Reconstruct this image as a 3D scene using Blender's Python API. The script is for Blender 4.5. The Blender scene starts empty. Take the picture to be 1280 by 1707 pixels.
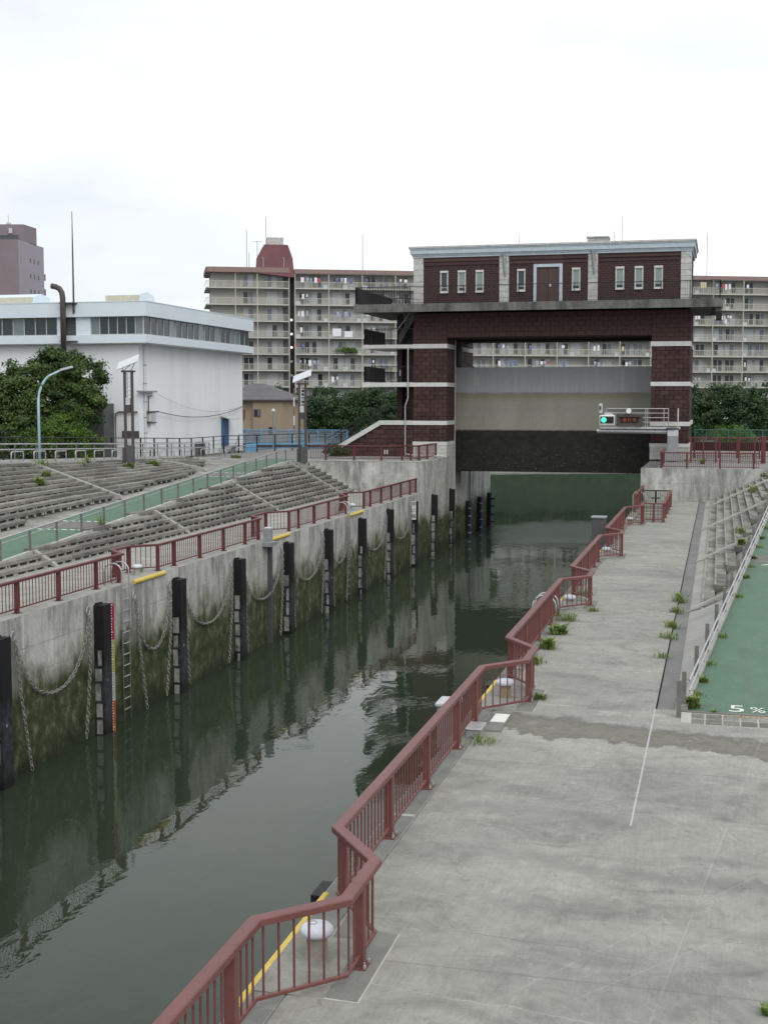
import bpy, math, random
import numpy as np
from mathutils import Matrix, Vector
random.seed(7); RNG = np.random.default_rng(11)
SC = bpy.context.scene
COL = SC.collection
R_ = math.radians

# ------------------------------------------------------------------ camera
cam_d = bpy.data.cameras.new('camera')
cam_d.sensor_fit = 'HORIZONTAL'; cam_d.sensor_width = 36.0; cam_d.lens = 36.0 * 2200 / 1280
cam_d.clip_start = 0.1; cam_d.clip_end = 3000
cam = bpy.data.objects.new('camera', cam_d); COL.objects.link(cam)
_f, _dx, _dy = 2200.0, 560.5, -185.5
_dY = Vector((_dx, _dy, _f)).normalized()
_up = Vector((0, -_f, _dy)).normalized()
_dX = _dY.cross(_up)
_w = Matrix((_dX, _dY, _up))                      # world = _w @ (cam x right, y down, z forward)
_r, _d, _fw = _w.col[0], _w.col[1], _w.col[2]
_m = Matrix((( _r.x, -_d.x, -_fw.x, 0), (_r.y, -_d.y, -_fw.y, 0), (_r.z, -_d.z, -_fw.z, 6.9), (0, 0, 0, 1)))
cam.matrix_world = _m
SC.camera = cam

# ------------------------------------------------------------------ sky, sun, exposure
W = bpy.data.worlds.new('World'); SC.world = W; W.use_nodes = True
nt = W.node_tree; nt.nodes.clear()
N = nt.nodes.new; Lk = nt.links.new
SUN_EL, SUN_AZ = R_(44), R_(141)
sky = N('ShaderNodeTexSky'); sky.sky_type = 'NISHITA'; sky.sun_disc = False
sky.sun_elevation = SUN_EL; sky.sun_rotation = SUN_AZ; sky.air_density = 1.0; sky.dust_density = 2.0
skys = N('ShaderNodeMix'); skys.data_type = 'RGBA'; skys.blend_type = 'MULTIPLY'; skys.inputs[0].default_value = 1
skys.inputs[7].default_value = (1.3, 1.3, 1.3, 1)
Lk(sky.outputs[0], skys.inputs[6])
tc = N('ShaderNodeTexCoord')
mp = N('ShaderNodeMapping'); mp.inputs['Scale'].default_value = (1.1, 1.1, 3.4); mp.inputs['Location'].default_value = (2.3, 0.4, 0.1)
Lk(tc.outputs['Generated'], mp.inputs[0])
nz = N('ShaderNodeTexNoise'); nz.inputs['Scale'].default_value = 1.6; nz.inputs['Detail'].default_value = 5; nz.inputs['Roughness'].default_value = 0.55
Lk(mp.outputs[0], nz.inputs['Vector'])
cr = N('ShaderNodeValToRGB'); cr.color_ramp.elements[0].position = 0.34; cr.color_ramp.elements[0].color = (8.3, 8.9, 9.7, 1)
cr.color_ramp.elements[1].position = 0.60; cr.color_ramp.elements[1].color = (12.0, 12.1, 12.2, 1)
Lk(nz.outputs[0], cr.inputs[0])
mx = N('ShaderNodeMix'); mx.data_type = 'RGBA'; mx.inputs[0].default_value = 0.93      # overcast: the cloud deck hides nearly all of the blue
Lk(skys.outputs[2], mx.inputs[6]); Lk(cr.outputs[0], mx.inputs[7])
bg = N('ShaderNodeBackground'); bg.inputs['Strength'].default_value = 0.1
Lk(mx.outputs[2], bg.inputs[0])
wo = N('ShaderNodeOutputWorld'); Lk(bg.outputs[0], wo.inputs[0])
sun_d = bpy.data.lights.new('sun', 'SUN'); sun_d.energy = 1.3; sun_d.angle = R_(40); sun_d.color = (1, 0.97, 0.92)
sun = bpy.data.objects.new('sun', sun_d); COL.objects.link(sun)
sun.rotation_euler = (math.pi / 2 - SUN_EL, 0, math.pi - SUN_AZ)
SC.view_settings.view_transform = 'Standard'; SC.view_settings.look = 'None'
SC.view_settings.exposure = 0.0; SC.view_settings.gamma = 1.0; SC.view_settings.use_curve_mapping = False
SC.cycles.max_bounces = 6; SC.cycles.diffuse_bounces = 3; SC.cycles.glossy_bounces = 3; SC.cycles.transmission_bounces = 4
SC.cycles.transparent_max_bounces = 6; SC.cycles.caustics_reflective = False; SC.cycles.caustics_refractive = False

# ------------------------------------------------------------------ materials
MATS = {}
class NT:
    def __init__(s, name):
        s.m = bpy.data.materials.new(name); s.m.use_nodes = True
        s.t = s.m.node_tree; s.t.nodes.clear()
        s.out = s.t.nodes.new('ShaderNodeOutputMaterial')
        s.b = s.t.nodes.new('ShaderNodeBsdfPrincipled'); s.t.links.new(s.b.outputs[0], s.out.inputs[0])
        s.geo = s.t.nodes.new('ShaderNodeNewGeometry')
        MATS[name] = s.m
    def n(s, k): return s.t.nodes.new(k)
    def l(s, a, b): s.t.links.new(a, b)
    def pos(s, scale=(1, 1, 1), loc=(0, 0, 0)):
        mp = s.n('ShaderNodeMapping'); mp.inputs['Scale'].default_value = scale; mp.inputs['Location'].default_value = loc
        s.l(s.geo.outputs['Position'], mp.inputs[0]); return mp.outputs[0]
    def noise(s, scale, detail=4, rough=0.55, v=None, dist=0.0):
        n = s.n('ShaderNodeTexNoise'); n.inputs['Scale'].default_value = scale; n.inputs['Detail'].default_value = detail
        n.inputs['Roughness'].default_value = rough; n.inputs['Distortion'].default_value = dist
        s.l(v if v is not None else s.pos(), n.inputs['Vector']); return n.outputs[0]
    def ramp(s, fac, stops):
        r = s.n('ShaderNodeValToRGB'); e = r.color_ramp.elements
        while len(e) > len(stops): e.remove(e[-1])
        while len(e) < len(stops): e.new(0.5)
        for q, (p, c) in zip(e, stops):
            q.position = p; q.color = (c, c, c, 1) if isinstance(c, (int, float)) else (*c, 1)
        s.l(fac, r.inputs[0]); return r.outputs[0]
    def mix(s, a, b, f, mode='MIX'):
        m = s.n('ShaderNodeMix'); m.data_type = 'RGBA'; m.blend_type = mode
        for v, i in ((a, 6), (b, 7)):
            if isinstance(v, tuple): m.inputs[i].default_value = (*v, 1)
            else: s.l(v, m.inputs[i])
        if isinstance(f, (int, float)): m.inputs[0].default_value = f
        else: s.l(f, m.inputs[0])
        return m.outputs[2]
    def math(s, op, a, b=None, clamp=False):
        m = s.n('ShaderNodeMath'); m.operation = op; m.use_clamp = clamp
        for v, i in ((a, 0), (b, 1)):
            if v is None: continue
            if isinstance(v, (int, float)): m.inputs[i].default_value = v
            else: s.l(v, m.inputs[i])
        return m.outputs[0]
    def mapr(s, v, a, b, c=0.0, d=1.0):
        m = s.n('ShaderNodeMapRange'); m.clamp = True; m.interpolation_type = 'SMOOTHSTEP'
        m.inputs[1].default_value = a; m.inputs[2].default_value = b; m.inputs[3].default_value = c; m.inputs[4].default_value = d
        s.l(v, m.inputs[0]); return m.outputs[0]
    def xyz(s):
        x = s.n('ShaderNodeSeparateXYZ'); s.l(s.geo.outputs['Position'], x.inputs[0]); return x.outputs
    def rnd(s):
        o = s.n('ShaderNodeObjectInfo'); return o.outputs['Random']
    def bump(s, h, strength=0.3, dist=0.02):
        b = s.n('ShaderNodeBump'); b.inputs['Strength'].default_value = strength; b.inputs['Distance'].default_value = dist
        s.l(h, b.inputs['Height']); s.l(b.outputs[0], s.b.inputs['Normal'])
    def fin(s, col, rough=0.8, metal=0.0, spec=0.3):
        if isinstance(col, tuple): s.b.inputs['Base Color'].default_value = (*col, 1)
        else: s.l(col, s.b.inputs['Base Color'])
        if isinstance(rough, (int, float)): s.b.inputs['Roughness'].default_value = rough
        else: s.l(rough, s.b.inputs['Roughness'])
        s.b.inputs['Metallic'].default_value = metal; s.b.inputs['Specular IOR Level'].default_value = spec
        return s.m

def mottled(name, c1, c2, scale=1.5, rough=0.8, bump=0.15, metal=0.0, spec=0.3, vary=0.0, stretch=(1, 1, 1), fine=25.0, famt=0.55, dirt=None, dirt_amt=0.4):
    t = NT(name)
    a = t.noise(scale, 5, 0.6, t.pos(stretch)); g = t.noise(fine, 3, 0.6)
    col = t.mix(c1, c2, t.ramp(a, [(0.32, 0.0), (0.68, 1.0)]))
    col = t.mix(col, t.ramp(g, [(0.3, 0.78), (0.7, 1.12)]), famt, 'MULTIPLY')
    if dirt:
        d = t.noise(scale * 0.45, 6, 0.7, t.pos((stretch[0] * 1.3, stretch[1] * 1.3, stretch[2] * 0.6), (7, 3, 5)))
        col = t.mix(col, dirt, t.math('MULTIPLY', t.ramp(d, [(0.48, 0.0), (0.66, 1.0)]), dirt_amt))
    if vary:
        r = t.rnd(); v = t.mapr(r, 0, 1, 1 - vary, 1 + vary)
        cb = t.n('ShaderNodeCombineXYZ'); t.l(v, cb.inputs[0]); t.l(v, cb.inputs[1]); t.l(v, cb.inputs[2])
        col = t.mix(col, cb.outputs[0], 1.0, 'MULTIPLY')
    if bump: t.bump(g, bump, 0.01)
    return t.fin(col, rough, metal, spec)

def deck_concrete():
    t = NT('deck concrete'); x, y, z = t.xyz()
    big = t.noise(0.33, 6, 0.62, t.pos((0.8, 1.1, 1)))
    sweep = t.noise(0.8, 8, 0.74, t.pos((0.75, 1.0, 1), (3, 1, 0)), 1.0)
    brush = t.noise(7, 5, 0.72, t.pos((2.6, 0.22, 1), (1, 3, 0)), 0.8)
    fine = t.noise(46, 4, 0.75); mid = t.noise(3.2, 8, 0.76, t.pos((1, 0.9, 1)), 0.6)
    col = t.ramp(big, [(0.25, (0.220, 0.219, 0.200)), (0.5, (0.296, 0.292, 0.266)), (0.75, (0.355, 0.348, 0.312))])
    col = t.mix(col, t.ramp(sweep, [(0.28, 0.58), (0.5, 1.0), (0.72, 1.2)]), 0.9, 'MULTIPLY')
    col = t.mix(col, t.ramp(mid, [(0.3, 0.80), (0.7, 1.14)]), 0.75, 'MULTIPLY')
    col = t.mix(col, t.ramp(brush, [(0.3, 0.86), (0.7, 1.10)]), 0.8, 'MULTIPLY')
    col = t.mix(col, t.ramp(fine, [(0.25, 0.78), (0.5, 1.0), (0.8, 1.16)]), 0.6, 'MULTIPLY')
    wob = t.noise(0.5, 6, 0.66, t.pos((1.0, 0.25, 1), (5, 2, 0)))
    wv = t.math('ADD', t.math('MULTIPLY', t.math('SUBTRACT', wob, 0.5), 4.4), t.math('MULTIPLY', t.math('ADD', x, 2.0), 0.16))
    ys = t.math('ADD', y, wv)
    ragged = t.noise(1.3, 7, 0.75, t.pos((0.8, 2.2, 1), (1, 9, 0)), 0.8)
    # run-off stain crossing the deck at the foot of the ramp
    ye = t.math('ADD', ys, t.math('MULTIPLY', t.math('SUBTRACT', ragged, 0.5), 1.1))
    s1 = t.math('MULTIPLY', t.mapr(ye, 26.45, 26.95), t.mapr(ye, 28.45, 27.75))
    s1 = t.math('MULTIPLY', s1, t.math('MULTIPLY', t.mapr(mid, 0.34, 0.52, 0.55, 1.0), t.ramp(ragged, [(0.30, 0.35), (0.46, 1.0)])))
    isl = t.ramp(t.noise(1.1, 5, 0.7, t.pos((0.7, 2.0, 1), (8, 3, 0)), 0.6), [(0.60, 0.0), (0.66, 1.0)])
    s1 = t.math('MULTIPLY', s1, t.math('SUBTRACT', 1.0, t.math('MULTIPLY', isl, 0.9)))
    stain = t.ramp(s1, [(0.0, (0.10, 0.098, 0.09)), (0.55, (0.115, 0.112, 0.10)), (1.0, (0.175, 0.168, 0.135))])
    col = t.mix(col, stain, t.math('MULTIPLY', t.math('MULTIPLY', s1, 1.7, True), 0.85))
    halo = t.math('MULTIPLY', t.mapr(ye, 25.9, 26.5), t.mapr(ye, 26.72, 26.6))
    col = t.mix(col, (0.47, 0.46, 0.42), t.math('MULTIPLY', halo, 0.22))
    # smears nearer the camera, darker to the right
    for (yc, hw, amt, sx) in ((19.0, 0.42, 0.8, 1.0), (21.4, 0.35, 0.4, -1.0), (17.2, 0.3, 0.3, 1.0)):
        yq = t.math('ADD', y, t.math('MULTIPLY', t.math('SUBTRACT', t.noise(0.6, 6, 0.7, t.pos((1, 0.2, 1), (yc, 1, 0))), 0.5), 2.2))
        d = t.math('ABSOLUTE', t.math('SUBTRACT', t.math('ADD', yq, t.math('MULTIPLY', x, 0.12)), yc))
        s2 = t.math('MULTIPLY', t.mapr(d, hw, hw * 0.2), t.ramp(brush, [(0.30, 0.35), (0.6, 1.0)]))
        s2 = t.math('MULTIPLY', s2, t.math('MULTIPLY', t.ramp(sweep, [(0.36, 0.2), (0.58, 1.0)]), t.mapr(x, -4.5 if sx > 0 else 0.9, 0.8 if sx > 0 else -4.5, 0.3, 1.0)))
        col = t.mix(col, (0.13, 0.132, 0.128), t.math('MULTIPLY', s2, amt))
    drip = t.noise(2.4, 9, 0.82, t.pos((1, 0.8, 1), (6, 2, 0)), 0.9)
    col = t.mix(col, (0.15, 0.148, 0.135), t.math('MULTIPLY', t.ramp(drip, [(0.57, 0.0), (0.63, 1.0)]), 0.5))
    col = t.mix(col, (0.44, 0.435, 0.40), t.math('MULTIPLY', t.ramp(drip, [(0.36, 1.0), (0.42, 0.0)]), 0.4))
    grit = t.noise(120, 2, 0.5)
    col = t.mix(col, (0.09, 0.088, 0.08), t.math('MULTIPLY', t.ramp(grit, [(0.68, 0.0), (0.74, 1.0)]), 0.6))
    for yj in (15.3, 24.6, 33.8, 43.5, 53.0, 62.5, 72.0):
        dj = t.math('ABSOLUTE', t.math('SUBTRACT', t.math('ADD', y, t.math('MULTIPLY', t.math('SUBTRACT', mid, 0.5), 0.02)), yj))
        col = t.mix(col, (0.16, 0.158, 0.145), t.math('MULTIPLY', t.mapr(dj, 0.022 + yj * .0006, 0.006), 0.5))
    s3 = t.math('MULTIPLY', t.mapr(ys, 28.9, 29.05), t.mapr(ys, 29.6, 29.35))
    col = t.mix(col, (0.46, 0.45, 0.41), t.math('MULTIPLY', s3, t.ramp(ragged, [(0.5, 0.0), (0.60, 0.6)])))
    # hairline cracks and drag marks
    for (yy, sl, amt, c) in ((16.02, 0.13, 0.5, (0.15, 0.15, 0.145)), (14.1, 0.14, 0.4, (0.45, 0.45, 0.43)), (19.9, 0.06, 0.4, (0.17, 0.17, 0.16)), (23.6, 0.05, 0.35, (0.18, 0.18, 0.17)), (21.9, 0.05, .3, (.42, .42, .4))):
        q = t.math('ADD', y, t.math('MULTIPLY', x, sl))
        q = t.math('ADD', q, t.math('MULTIPLY', t.math('SUBTRACT', t.noise(1.3, 6, 0.7, t.pos((1, 0.1, 1), (yy, 0, 0))), 0.5), 0.4))
        d = t.math('ABSOLUTE', t.math('SUBTRACT', q, yy))
        col = t.mix(col, c, t.math('MULTIPLY', t.mapr(d, 0.024, 0.004), t.math('MULTIPLY', t.mapr(wob, 0.38, 0.55), amt)))
    for (k, c0) in ((0.62, 11.4), (0.12, 2.35), (0.75, 12.6)):
        q = t.math('ABSOLUTE', t.math('SUBTRACT', t.math('SUBTRACT', x, t.math('MULTIPLY', y, k)), -c0))
        col = t.mix(col, (0.44, 0.44, 0.42), t.math('MULTIPLY', t.mapr(q, 0.017, 0.004), t.math('MULTIPLY', t.mapr(sweep, .36, .56), 0.3)))
    t.bump(t.math('ADD', t.math('MULTIPLY', fine, 0.5), mid), 0.3, 0.008)
    return t.fin(col, t.ramp(big, [(0.3, 0.72), (0.7, 0.9)]), 0, 0.25)

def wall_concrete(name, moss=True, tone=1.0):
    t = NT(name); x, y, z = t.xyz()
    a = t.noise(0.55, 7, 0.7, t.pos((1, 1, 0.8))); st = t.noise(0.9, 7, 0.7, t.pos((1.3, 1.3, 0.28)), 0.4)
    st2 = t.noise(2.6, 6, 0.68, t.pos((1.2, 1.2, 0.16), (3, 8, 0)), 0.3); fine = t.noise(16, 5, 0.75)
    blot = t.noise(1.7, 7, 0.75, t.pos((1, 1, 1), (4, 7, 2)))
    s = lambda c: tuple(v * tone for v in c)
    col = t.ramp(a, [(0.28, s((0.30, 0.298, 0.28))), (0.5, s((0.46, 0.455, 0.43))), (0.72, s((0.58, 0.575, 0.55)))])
    col = t.mix(col, s((0.15, 0.152, 0.142)), t.ramp(st, [(0.46, 0.0), (0.64, 0.8)]))
    col = t.mix(col, t.ramp(blot, [(0.3, 0.7), (0.7, 1.2)]), 0.7, 'MULTIPLY')
    col = t.mix(col, s((0.68, 0.68, 0.65)), t.ramp(st2, [(0.58, 0.0), (0.70, 0.6)]))
    col = t.mix(col, t.ramp(fine, [(0.3, 0.78), (0.7, 1.16)]), 0.65, 'MULTIPLY')
    for zl in (-1.1, -2.0, 1.2):
        dz = t.math('ABSOLUTE', t.math('SUBTRACT', t.math('ADD', z, t.math('MULTIPLY', blot, 0.05)), zl + .02))
        col = t.mix(col, s((0.2, 0.2, 0.19)), t.math('MULTIPLY', t.mapr(dz, 0.03, 0.008), t.math('MULTIPLY', t.mapr(st2, .42, .55), 0.5)))
    # rain-dark band under the coping
    zz = t.math('ADD', z, t.math('MULTIPLY', t.math('SUBTRACT', st2, 0.5), 1.6))
    if moss:
        lvl = t.math('ADD', z, t.math('MULTIPLY', t.math('SUBTRACT', t.noise(0.85, 7, 0.68, t.pos((1, 1, 0.75), (0, 4, 0))), 0.5), 3.8))
        mcol = t.ramp(t.noise(1.9, 8, 0.78, t.pos((1, 1, 0.85))), [(0.32, (0.014, 0.018, 0.008)), (0.44, (0.032, 0.046, 0.015)), (0.53, (0.060, 0.072, 0.030)), (0.61, (0.13, 0.13, 0.085)), (0.70, (0.24, 0.235, 0.195))])
        col = t.mix(col, (0.15, 0.155, 0.10), t.mapr(lvl, -1.3, -2.2, 0, 0.6))
        col = t.mix(col, mcol, t.math('MULTIPLY', t.mapr(lvl, -1.9, -2.8, 0, 0.97), t.ramp(st2, [(0.60, 1.0), (0.80, 0.6)])))
        col = t.mix(col, (0.018, 0.02, 0.014), t.mapr(lvl, -4.3, -5.3, 0, 0.75))
    t.bump(t.math('ADD', fine, st), 0.35, 0.015)
    return t.fin(col, 0.85, 0, 0.25)

def water_mat():
    t = NT('canal water'); x, y, z = t.xyz()
    a = t.noise(0.5, 4, 0.55, t.pos((1, 0.6, 1)), 0.4); b = t.noise(1.5, 3, 0.5, t.pos((1, 0.5, 1), (4, 4, 0)), 0.5)
    c = t.noise(3.8, 2, 0.5, t.pos((1, 0.6, 1), (9, 2, 0)))
    # chop where the outflow stirs the surface below the gate, dying away outwards
    dx = t.math('DIVIDE', t.math('ADD', x, 14.0), 6.5); dy = t.math('DIVIDE', t.math('SUBTRACT', y, 121.0), 11.0)
    d = t.math('ADD', t.math('MULTIPLY', dx, dx), t.math('MULTIPLY', dy, dy))
    d = t.math('ADD', d, t.math('MULTIPLY', t.math('SUBTRACT', t.noise(0.35, 5, 0.65, t.pos((1, 0.5, 1), (1, 5, 0))), 0.5), 2.2))
    chop = t.mapr(d, 1.5, 0.0)
    calm = t.math('ADD', t.math('MULTIPLY', a, 0.5), t.math('ADD', t.math('MULTIPLY', b, 0.26), t.math('MULTIPLY', c, 0.05)))
    patch = t.mapr(t.noise(0.09, 3, 0.6, t.pos((1, 0.5, 1), (2, 1, 0))), 0.40, 0.62, 0.35, 1.0)
    h = t.math('MULTIPLY', calm, patch)
    h = t.math('ADD', h, t.math('MULTIPLY', chop, t.math('MULTIPLY', t.noise(4.2, 5, 0.66, t.pos((1, 0.5, 1))), 3.6)))
    bp = t.n('ShaderNodeBump'); bp.inputs['Strength'].default_value = 0.5; bp.inputs['Distance'].default_value = 0.08
    t.l(h, bp.inputs['Height']); t.l(bp.outputs[0], t.b.inputs['Normal'])
    col = t.mix((0.027, 0.038, 0.023), (0.040, 0.055, 0.044), t.mapr(y, 75, 135))
    t.b.inputs['IOR'].default_value = 1.33
    t.b.inputs['Specular Tint'].default_value = (0.90, 1.0, 0.97, 1)
    return t.fin(col, 0.03, 0, 0.40)

def leaf_mat(name, dark, light):
    t = NT(name)
    at = t.n('ShaderNodeAttribute'); at.attribute_name = 'tint'
    col = t.mix(dark, light, at.outputs['Fac'])
    t.fin(col, 0.55, 0, 0.3)
    tr = t.n('ShaderNodeBsdfTranslucent'); t.l(t.mix(col, (1.0, 1.25, 0.5), 1.0, 'MULTIPLY'), tr.inputs[0])
    ms = t.n('ShaderNodeMixShader'); ms.inputs[0].default_value = 0.22
    t.l(t.b.outputs[0], ms.inputs[1]); t.l(tr.outputs[0], ms.inputs[2]); t.l(ms.outputs[0], t.out.inputs[0])
    return t.m

def emit_mat(name, col, strength):
    t = NT(name); t.fin((0.01, 0.01, 0.01), 0.4)
    t.b.inputs['Emission Color'].default_value = (*col, 1); t.b.inputs['Emission Strength'].default_value = strength
    return t.m

def gate_leaf_mat():
    t = NT('painted gate leaf'); x, y, z = t.xyz()
    a = t.noise(0.5, 5, 0.6, t.pos((1, 1, 0.25))); st = t.noise(2.2, 5, 0.6, t.pos((1.4, 1.4, 0.1))); f = t.noise(10, 4, 0.65)
    zz = t.math('ADD', z, t.math('MULTIPLY', t.math('SUBTRACT', a, 0.5), 0.35))
    grey = t.ramp(st, [(0.3, (0.33, 0.338, 0.355)), (0.7, (0.40, 0.405, 0.42))])
    olive = t.ramp(a, [(0.3, (0.255, 0.25, 0.205)), (0.7, (0.345, 0.338, 0.285))])
    olive = t.mix(olive, (0.20, 0.185, 0.12), t.math('MULTIPLY', t.mapr(z, 6.7, 7.6), 0.75))
    col = t.mix(olive, grey, t.mapr(zz, 7.5, 7.62))
    spots = t.noise(5.0, 6, 0.78); spots2 = t.ramp(spots, [(0.60, 0.0), (0.66, 1.0)])
    blk = t.ramp(t.noise(1.6, 7, .75, t.pos((1, 1, 1.4))), [(0.35, (0.007, 0.007, 0.006)), (0.65, (0.024, 0.023, 0.018))])
    black = t.mix(blk, (0.17, 0.16, 0.13), t.math('MULTIPLY', spots2, t.mapr(z, 3.9, 2.2, 0.05, 0.95)))
    zb = t.math('ADD', z, t.math('MULTIPLY', t.math('SUBTRACT', st, 0.5), 0.12))
    col = t.mix(black, col, t.mapr(zb, 4.35, 4.52))
    col = t.mix(col, t.ramp(f, [(0.3, 0.85), (0.7, 1.1)]), 0.6, 'MULTIPLY')
    t.bump(f, 0.2, 0.01)
    return t.fin(col, 0.6, 0, 0.35)

def fender_mat():
    t = NT('black fender rubber'); x, y, z = t.xyz()
    a = t.noise(3, 5, 0.7, t.pos((1, 1, 0.4)))
    lv = t.math('ADD', z, t.math('MULTIPLY', t.math('SUBTRACT', a, 0.5), 1.6))
    col = t.mix((0.011, 0.011, 0.013), (0.055, 0.06, 0.072), t.math('MULTIPLY', t.mapr(lv, -2.3, -3.0), t.ramp(t.noise(5, 4, .7), [(0.4, 0.2), (0.65, 1.0)])))
    col = t.mix(col, (0.012, 0.013, 0.012), t.mapr(lv, -4.4, -5.0))
    return t.fin(col, 0.55, 0, 0.35)

def plank_mat(name, tone=1.0):
    t = NT(name)
    a = t.noise(1.3, 6, 0.7, t.pos((2, 0.8, 2))); f = t.noise(14, 5, 0.7, t.pos((2, 0.5, 2))); b = t.noise(0.35, 5, 0.7)
    s = lambda c: tuple(v * tone for v in c)
    col = t.ramp(a, [(0.25, s((0.13, 0.125, 0.11))), (0.5, s((0.25, 0.243, 0.22))), (0.75, s((0.34, 0.335, 0.305)))])
    col = t.mix(col, t.ramp(f, [(0.3, 0.7), (0.7, 1.2)]), 0.7, 'MULTIPLY')
    col = t.mix(col, s((0.10, 0.098, 0.085)), t.math('MULTIPLY', t.ramp(b, [(0.5, 0.0), (0.68, 1.0)]), 0.55))
    v = t.mapr(t.rnd(), 0, 1, 0.72, 1.22); cb = t.n('ShaderNodeCombineXYZ')
    for i in range(3): t.l(v, cb.inputs[i])
    col = t.mix(col, cb.outputs[0], 1.0, 'MULTIPLY')
    t.bump(f, 0.5, 0.02)
    return t.fin(col, 0.9, 0, 0.2)

def brick_mat(name, c1, c2):
    t = NT(name)
    a = t.noise(2.0, 5, 0.65); f = t.noise(11, 5, 0.75)
    col = t.mix(c1, c2, t.ramp(a, [(0.3, 0.0), (0.7, 1.0)]))
    col = t.mix(col, t.ramp(f, [(0.3, 0.7), (0.7, 1.25)]), 0.7, 'MULTIPLY')
    v = t.mapr(t.rnd(), 0, 1, 0.78, 1.22); cb = t.n('ShaderNodeCombineXYZ')
    for i in range(3): t.l(v, cb.inputs[i])
    col = t.mix(col, cb.outputs[0], 1.0, 'MULTIPLY')
    t.bump(f, 0.8, 0.04)
    return t.fin(col, 0.75, 0, 0.3)

def ramp_green():
    t = NT('green ramp coating')
    a = t.noise(0.7, 6, 0.65); f = t.noise(30, 4, 0.7); b = t.noise(3, 5, 0.7, t.pos((1, 0.4, 1)))
    col = t.ramp(a, [(0.3, (0.098, 0.172, 0.122)), (0.7, (0.118, 0.198, 0.140))])
    col = t.mix(col, t.ramp(b, [(0.3, 0.88), (0.7, 1.1)]), 0.6, 'MULTIPLY')
    col = t.mix(col, t.ramp(f, [(0.3, 0.88), (0.7, 1.1)]), 0.6, 'MULTIPLY')
    col = t.mix(col, (0.12, 0.12, 0.09), t.math('MULTIPLY', t.ramp(t.noise(1.1, 7, 0.75, t.pos((1, 1, 1), (3, 1, 4))), [(0.54, 0.0), (0.70, 1.0)]), 0.45))
    tr = t.noise(0.8, 6, 0.7, t.pos((3.0, 0.12, 1), (2, 6, 0)))
    col = t.mix(col, (0.10, 0.115, 0.095), t.math('MULTIPLY', t.ramp(tr, [(0.52, 0.0), (0.66, 1.0)]), 0.35))
    col = t.mix(col, (0.26, 0.29, 0.25), t.math('MULTIPLY', t.ramp(t.noise(2.2, 8, 0.8, t.pos((1, 1, 1), (11, 3, 4))), [(0.62, 0.0), (0.70, 1.0)]), 0.4))
    return t.fin(col, 0.8, 0, 0.25)

def paint(name, c, rough=0.45, wear=None, wamt=0.5):
    t = NT(name); a = t.noise(3.0, 5, 0.65); f = t.noise(28, 4, 0.7)
    col = t.mix(tuple(v * 0.88 for v in c), tuple(min(1, v * 1.12) for v in c), t.ramp(a, [(0.3, 0.0), (0.7, 1.0)]))
    col = t.mix(col, t.ramp(f, [(0.25, 0.88), (0.75, 1.1)]), 0.6, 'MULTIPLY')
    if wear: col = t.mix(col, wear, t.math('MULTIPLY', t.ramp(t.noise(6, 6, 0.75, t.pos((1, 1, 1), (2, 5, 1))), [(0.58, 0.0), (0.68, 1.0)]), wamt))
    t.bump(f, 0.06, 0.004)
    return t.fin(col, rough, 0, 0.4)

M = {}
M['deck'] = deck_concrete()
M['strip'] = mottled('quay strip concrete', (0.16, 0.162, 0.152), (0.24, 0.238, 0.22), 1.6, 0.85, 0.3, dirt=(0.10, 0.10, 0.09))
M['pad'] = mottled('dark pad concrete', (0.16, 0.16, 0.148), (0.24, 0.238, 0.22), 1.4, 0.85, 0.3)
M['bollpad'] = mottled('pale bollard bay concrete', (0.22, 0.215, 0.19), (0.33, 0.325, 0.295), 1.8, 0.85, 0.3, dirt=(0.13, 0.12, 0.1), dirt_amt=.5)
M['gutter'] = mottled('gutter concrete', (0.155, 0.155, 0.15), (0.21, 0.21, 0.2), 1.2, 0.85, 0.25, stretch=(1, .4, 1))
M['slope'] = mottled('slope concrete', (0.30, 0.30, 0.28), (0.38, 0.375, 0.35), 0.8, 0.85, 0.2, dirt=(0.2, 0.2, 0.17))
M['walk'] = mottled('walkway concrete', (0.29, 0.285, 0.265), (0.40, 0.395, 0.37), 1.2, 0.85, 0.3, dirt=(0.2, 0.195, 0.17))
M['bank'] = mottled('old embankment concrete', (0.22, 0.215, 0.195), (0.36, 0.355, 0.325), 0.9, 0.9, 0.5, dirt=(0.10, 0.1, 0.085), dirt_amt=.7)
M['bankshade'] = mottled('embankment gap shade', (0.10, 0.098, 0.085), (0.18, 0.175, 0.155), 2.0, 0.95, 0.5)  # riser colour darkened: shade in the gaps under the planks painted in
M['wall'] = wall_concrete('lock wall concrete', True, 1.03)
M['retain'] = wall_concrete('retaining wall concrete', False, 0.97)
M['kerb'] = mottled('pale kerb', (0.42, 0.42, 0.39), (0.52, 0.52, 0.49), 2.0, 0.8, 0.2, dirt=(0.25, 0.25, 0.22))
M['ramp'] = ramp_green()
M['landing'] = mottled('landing asphalt', (0.15, 0.145, 0.135), (0.2, 0.195, 0.185), 2.0, 0.9, 0.3)
M['water'] = water_mat()
M['plank'] = plank_mat('weathered concrete plank', .90)
M['slab'] = plank_mat('pale step slab', 1.08)
M['nosing'] = plank_mat('pale step nosing', 1.35)
M['spacer'] = mottled('pale spacer block', (0.42, 0.415, 0.385), (0.56, 0.555, 0.52), 3.0, 0.9, 0.2)
M['rail'] = paint('red brown rail paint', (0.158, 0.060, 0.054), 0.45, (0.30, 0.16, 0.12), 0.25)
M['rail_l'] = paint('red rail paint', (0.118, 0.030, 0.031), 0.5, (0.24, 0.11, 0.1), 0.25)
M['steel'] = mottled('galvanised steel', (0.42, 0.42, 0.43), (0.56, 0.56, 0.57), 4, 0.42, 0.05, metal=0.55, spec=0.5)
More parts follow.
